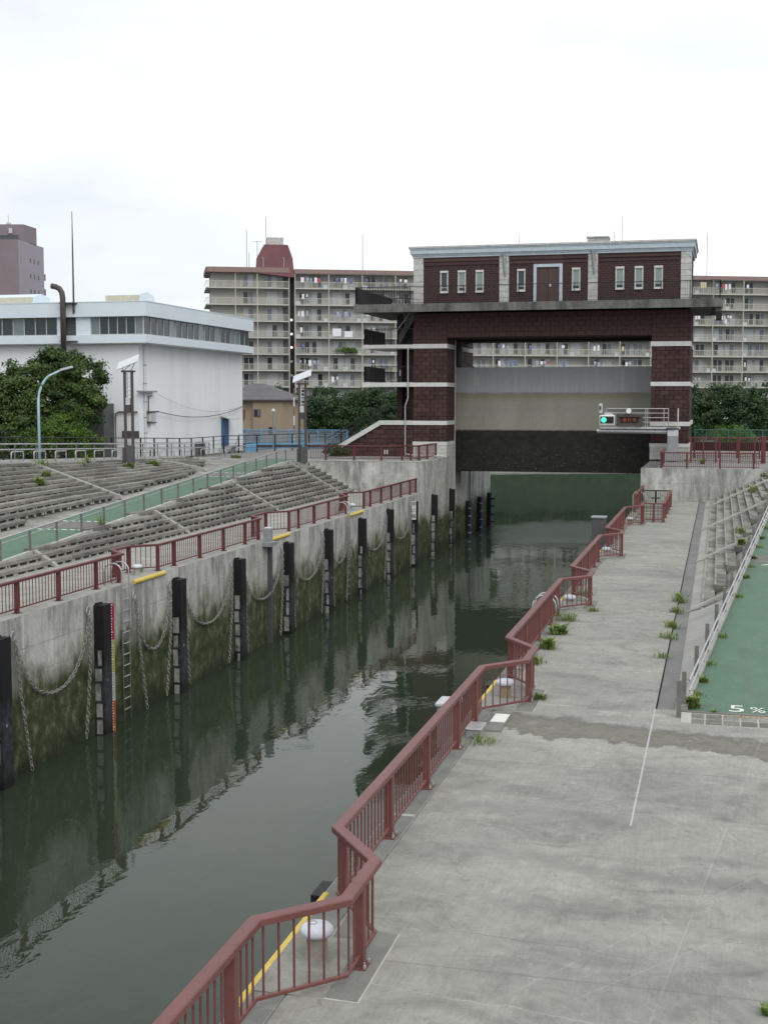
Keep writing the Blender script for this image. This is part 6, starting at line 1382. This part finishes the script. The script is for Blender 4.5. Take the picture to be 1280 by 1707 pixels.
tree('shrub', 'dark bush filling the gap behind the street lamp under the big tree', 'shrub', (-50.5, 83.5, 2.8), [(-50.5, 83.5, 4.0, 3.6, 1.5, 1.5), (-47.8, 83.8, 3.6, 2.0, 1.2, 1.1), (-54, 83.2, 3.8, 2.6, 1.4, 1.4)], 240, 70, .26, .1, M['leaf_big'], .12)
FL = [(-58, 156, 8.3), (-54.5, 158, 8.9), (-51, 157, 8.3), (-47.5, 158, 8.8), (-44.5, 156.5, 8.3), (-42.2, 158, 8.9), (-39.5, 156.5, 9.4), (-37, 158, 9.1), (-34.5, 157, 9.4), (-31.6, 158, 9.0), (-28.5, 157, 9.2)]
for i, (x, y, zt) in enumerate(FL):
    hgt = zt - 2.3
    tree('far_tree', 'dark green tree, ' + ORD[i] + ' from the left in the row beyond the blue fence', 'tree', (x, y, 2.3), [(x, y, 2.3 + hgt * .62, 2.4, 2.0, hgt * .36), (x + .9, y - 1.2, 2.3 + hgt * .4, 2.3, 1.6, hgt * .30), (x - 1.1, y - .8, 2.3 + hgt * .5, 1.9, 1.6, hgt * .34), (x + .1, y - 2, 3.5, 2.4, 1.0, 1.2)], 190, 42, .30, .16, M['leaf_far'], .2, 'trees in a row beyond the blue fence', limbs=5)
for i, (x, y, zt) in enumerate(((-3.2, 168, 8.9), (-.2, 170, 9.4), (2.8, 169, 9.1), (5.8, 171, 9.5), (8.8, 170, 9.2), (11.8, 171, 9.0))):
    hgt = zt - 2.1
    tree('far_tree', 'dark green tree, ' + ORD[i] + ' from the gate tower at right beyond the green fence', 'tree', (x, y, 2.1), [(x, y, 2.1 + hgt * .66, 2.4, 2.0, hgt * .32), (x + .9, y - 1.2, 2.1 + hgt * .45, 2.3, 1.6, hgt * .28), (x - 1.1, y - .8, 2.1 + hgt * .55, 1.9, 1.6, hgt * .32), (x, y - 1.6, 3.3, 2.2, 1.0, 1.2)], 190, 42, .30, .16, M['leaf_far'], .2, 'trees in a row at right beyond the green fence', limbs=5)
for i, u in enumerate((26, 33, 40, 47, 54, 61, 68)):  # unseen trees, added to darken the water's reflection below the gate
    x, y = ap(u, 5.2); tree('far_tree', 'unseen far bank tree added for its reflection below the gate, ' + ORD[i] + ' from left', 'tree', (x, y, 2.4), [(x, y, 6.2, 3.6, 1.8, 2.6), (x + 1, y - .6, 3.6, 3.4, 1.4, 2.0)], 90, 40, .42, .26, M['leaf_far'], .2, 'unseen trees added for their reflection behind the gate', limbs=3)
for x, y, lb_ in ((-33.3, 128, 'bright green round shrub left of the sloping stair coping'), (1.0, 130, 'bright green shrub above the green wire fence')):
    tree('shrub', lb_, 'shrub', (x, y, 2.3), [(x, y, 3.6, 1.7, 1.2, 1.0), (x + 1.3, y, 3.2, 1.2, 1.0, .8)], 110, 50, .22, .1, M['leaf_bright'], .08, limbs=3)
tree('shrub', 'small dark bush at the foot of the sloping stair wall', 'shrub', (-31.0, 104.6, 2.35), [(-31.0, 104.6, 2.9, .8, .5, .5), (-30.1, 104.8, 2.7, .6, .4, .35)], 60, 50, .16, .06, M['leaf_far'], .05, limbs=2)
# weeds on the right
wd = [((-1.2, 46.2, -.02), .75, .30, 70, 'tall yellow green grass tuft in the gutter, farthest of the row'), ((-1.25, 43.8, -.02), .55, .30, 60, 'grass tuft in the gutter beside the first step rib'), ((-1.28, 40.8, -.02), .6, .28, 60, 'long grass tuft in the middle of the gutter row'), ((-1.3, 38.9, -.02), .5, .3, 55, 'spreading grass tuft in the gutter opposite the third railing recess'), ((-1.35, 35.8, 0), .35, .34, 45, 'low flat yellow green tuft, nearest in the gutter'),
      ((-4.6, 25.9, 0), .35, .45, 60, 'green weed patch in front of the metal junction box'), ((-3.95, 30.1, 0), .35, .4, 45, 'leafy weed at the corner post of the second railing recess'), ((-4.55, 34.2, 0), .55, .3, 60, 'weed clump just past the second railing recess'), ((-4.5, 36.4, 0), .7, .45, 90, 'bushy weeds along the foot of the third railing stretch'), ((-4.5, 38.8, 0), .7, .45, 90, 'dense weeds midway along the third railing stretch'), ((-4.5, 41.3, 0), .6, .45, 90, 'yellowish weeds before the third railing recess'), ((-3.9, 43.3, 0), .35, .22, 50, 'light green tuft at the pad corner of the third recess'), ((-4.5, 46.9, 0), .6, .35, 60, 'weeds behind the third bollard')]
for loc, hh, r, n, lb_ in wd: weed(loc, hh, r, n, lb_, 'weed', 'weed', broad='leafy' in lb_ or 'bushy' in lb_ or 'dense' in lb_)
mb = None
for i, y in enumerate((30.0, 31.0, 32.3, 34.0, 37.2, 43.0, 46.5, 48.7, 50.5, 53.2, 55.5, 58.4, 62, 66)):
    weed((rx(y) + .16, y, rz(y)), .32 if i else .6, .22, 40 if i else 80, ('dark weed bush at the foot of the end post of the right handrail' if i == 0 else 'small weed in the kerb of the right green ramp, ' + ORD[i - 1] + ' from the ramp foot'), 'weed', 'weed', broad=(i in (0, 2, 6, 8, 10)), group=None if i == 0 else 'kerb weeds of the right ramp')
weed((.02, 29.72, .0), .18, .12, 24, 'tiny weed at the ramp edge left of the painted five'); weed((.66, 14.95, 0), .26, .09, 30, 'small leafy weed at the lower right corner of the deck', broad=True)
for k, (x, y, hh, lb_) in enumerate(((1.0, 61.5, .8, 'tall weed among the right hand steps near the second rib'), (2.0, 82.5, 1.0, 'tall green weed on the upper right steps'), (2.9, 91.6, .7, 'dark weed where the right steps meet the retaining wall'), (.95, 57.0, .6, 'bushy dry weed at the end of a right hand step'))): weed((x, y, rbz(x) + .05), hh, .3, 60, lb_, broad=k == 3)
for x, y, hh, r, n, lb_ in ((-37.3, 67.6, 1.0, .55, 120, 'big grey green weed clump at the top of the left stepped bank rib'), (-34.9, 63.2, 1.1, .4, 110, 'leafy weed growing lowest on the upper left steps'), (-35.7, 65.4, 1.0, .4, 100, 'leafy weed on the upper left steps just above another'), (-36.9, 64.0, .5, .3, 50, 'small dark weed high on the upper left steps'), (-36.0, 76.6, 1.0, .5, 130, 'bright green bush at the foot of the solar lamp'), (-36.0, 80.2, 1.0, .65, 150, 'bright green grassy bush right of the solar lamp'), (-37.0, 72.2, .8, .35, 60, 'small weed left of the solar lamp foot'), (-37.4, 73.6, 1.4, .15, 40, 'tall thin weed by the hoop barriers'), (-33.4, 69.3, .5, .15, 20, 'single thin weed on the apron above the left ramp'), (-28.4, 57.2, 1.4, .12, 24, 'single tall weed beside the left ramp kerb')):
    z = ubz(x, y) if x < xt(y) else zr(y); weed((x, y, z), hh, r, n, lb_, broad='leafy' in lb_ or 'bush' in lb_)
weed((-22.5, 48.8, 0), .6, .1, 14, 'thin weed behind the near left bollard'); weed((-22.9, 49.5, 0), .35, .2, 24, 'small weed at the foot of the near left railing recess')
weed((-37.5, 99.5, 2.36), .5, .8, 160, 'yellow green planting patch near the top of the left ramp', broad=True); weed((-1.2, 101, 2.2), 1.1, .25, 40, 'leafy seedling behind the right platform railing', broad=True)
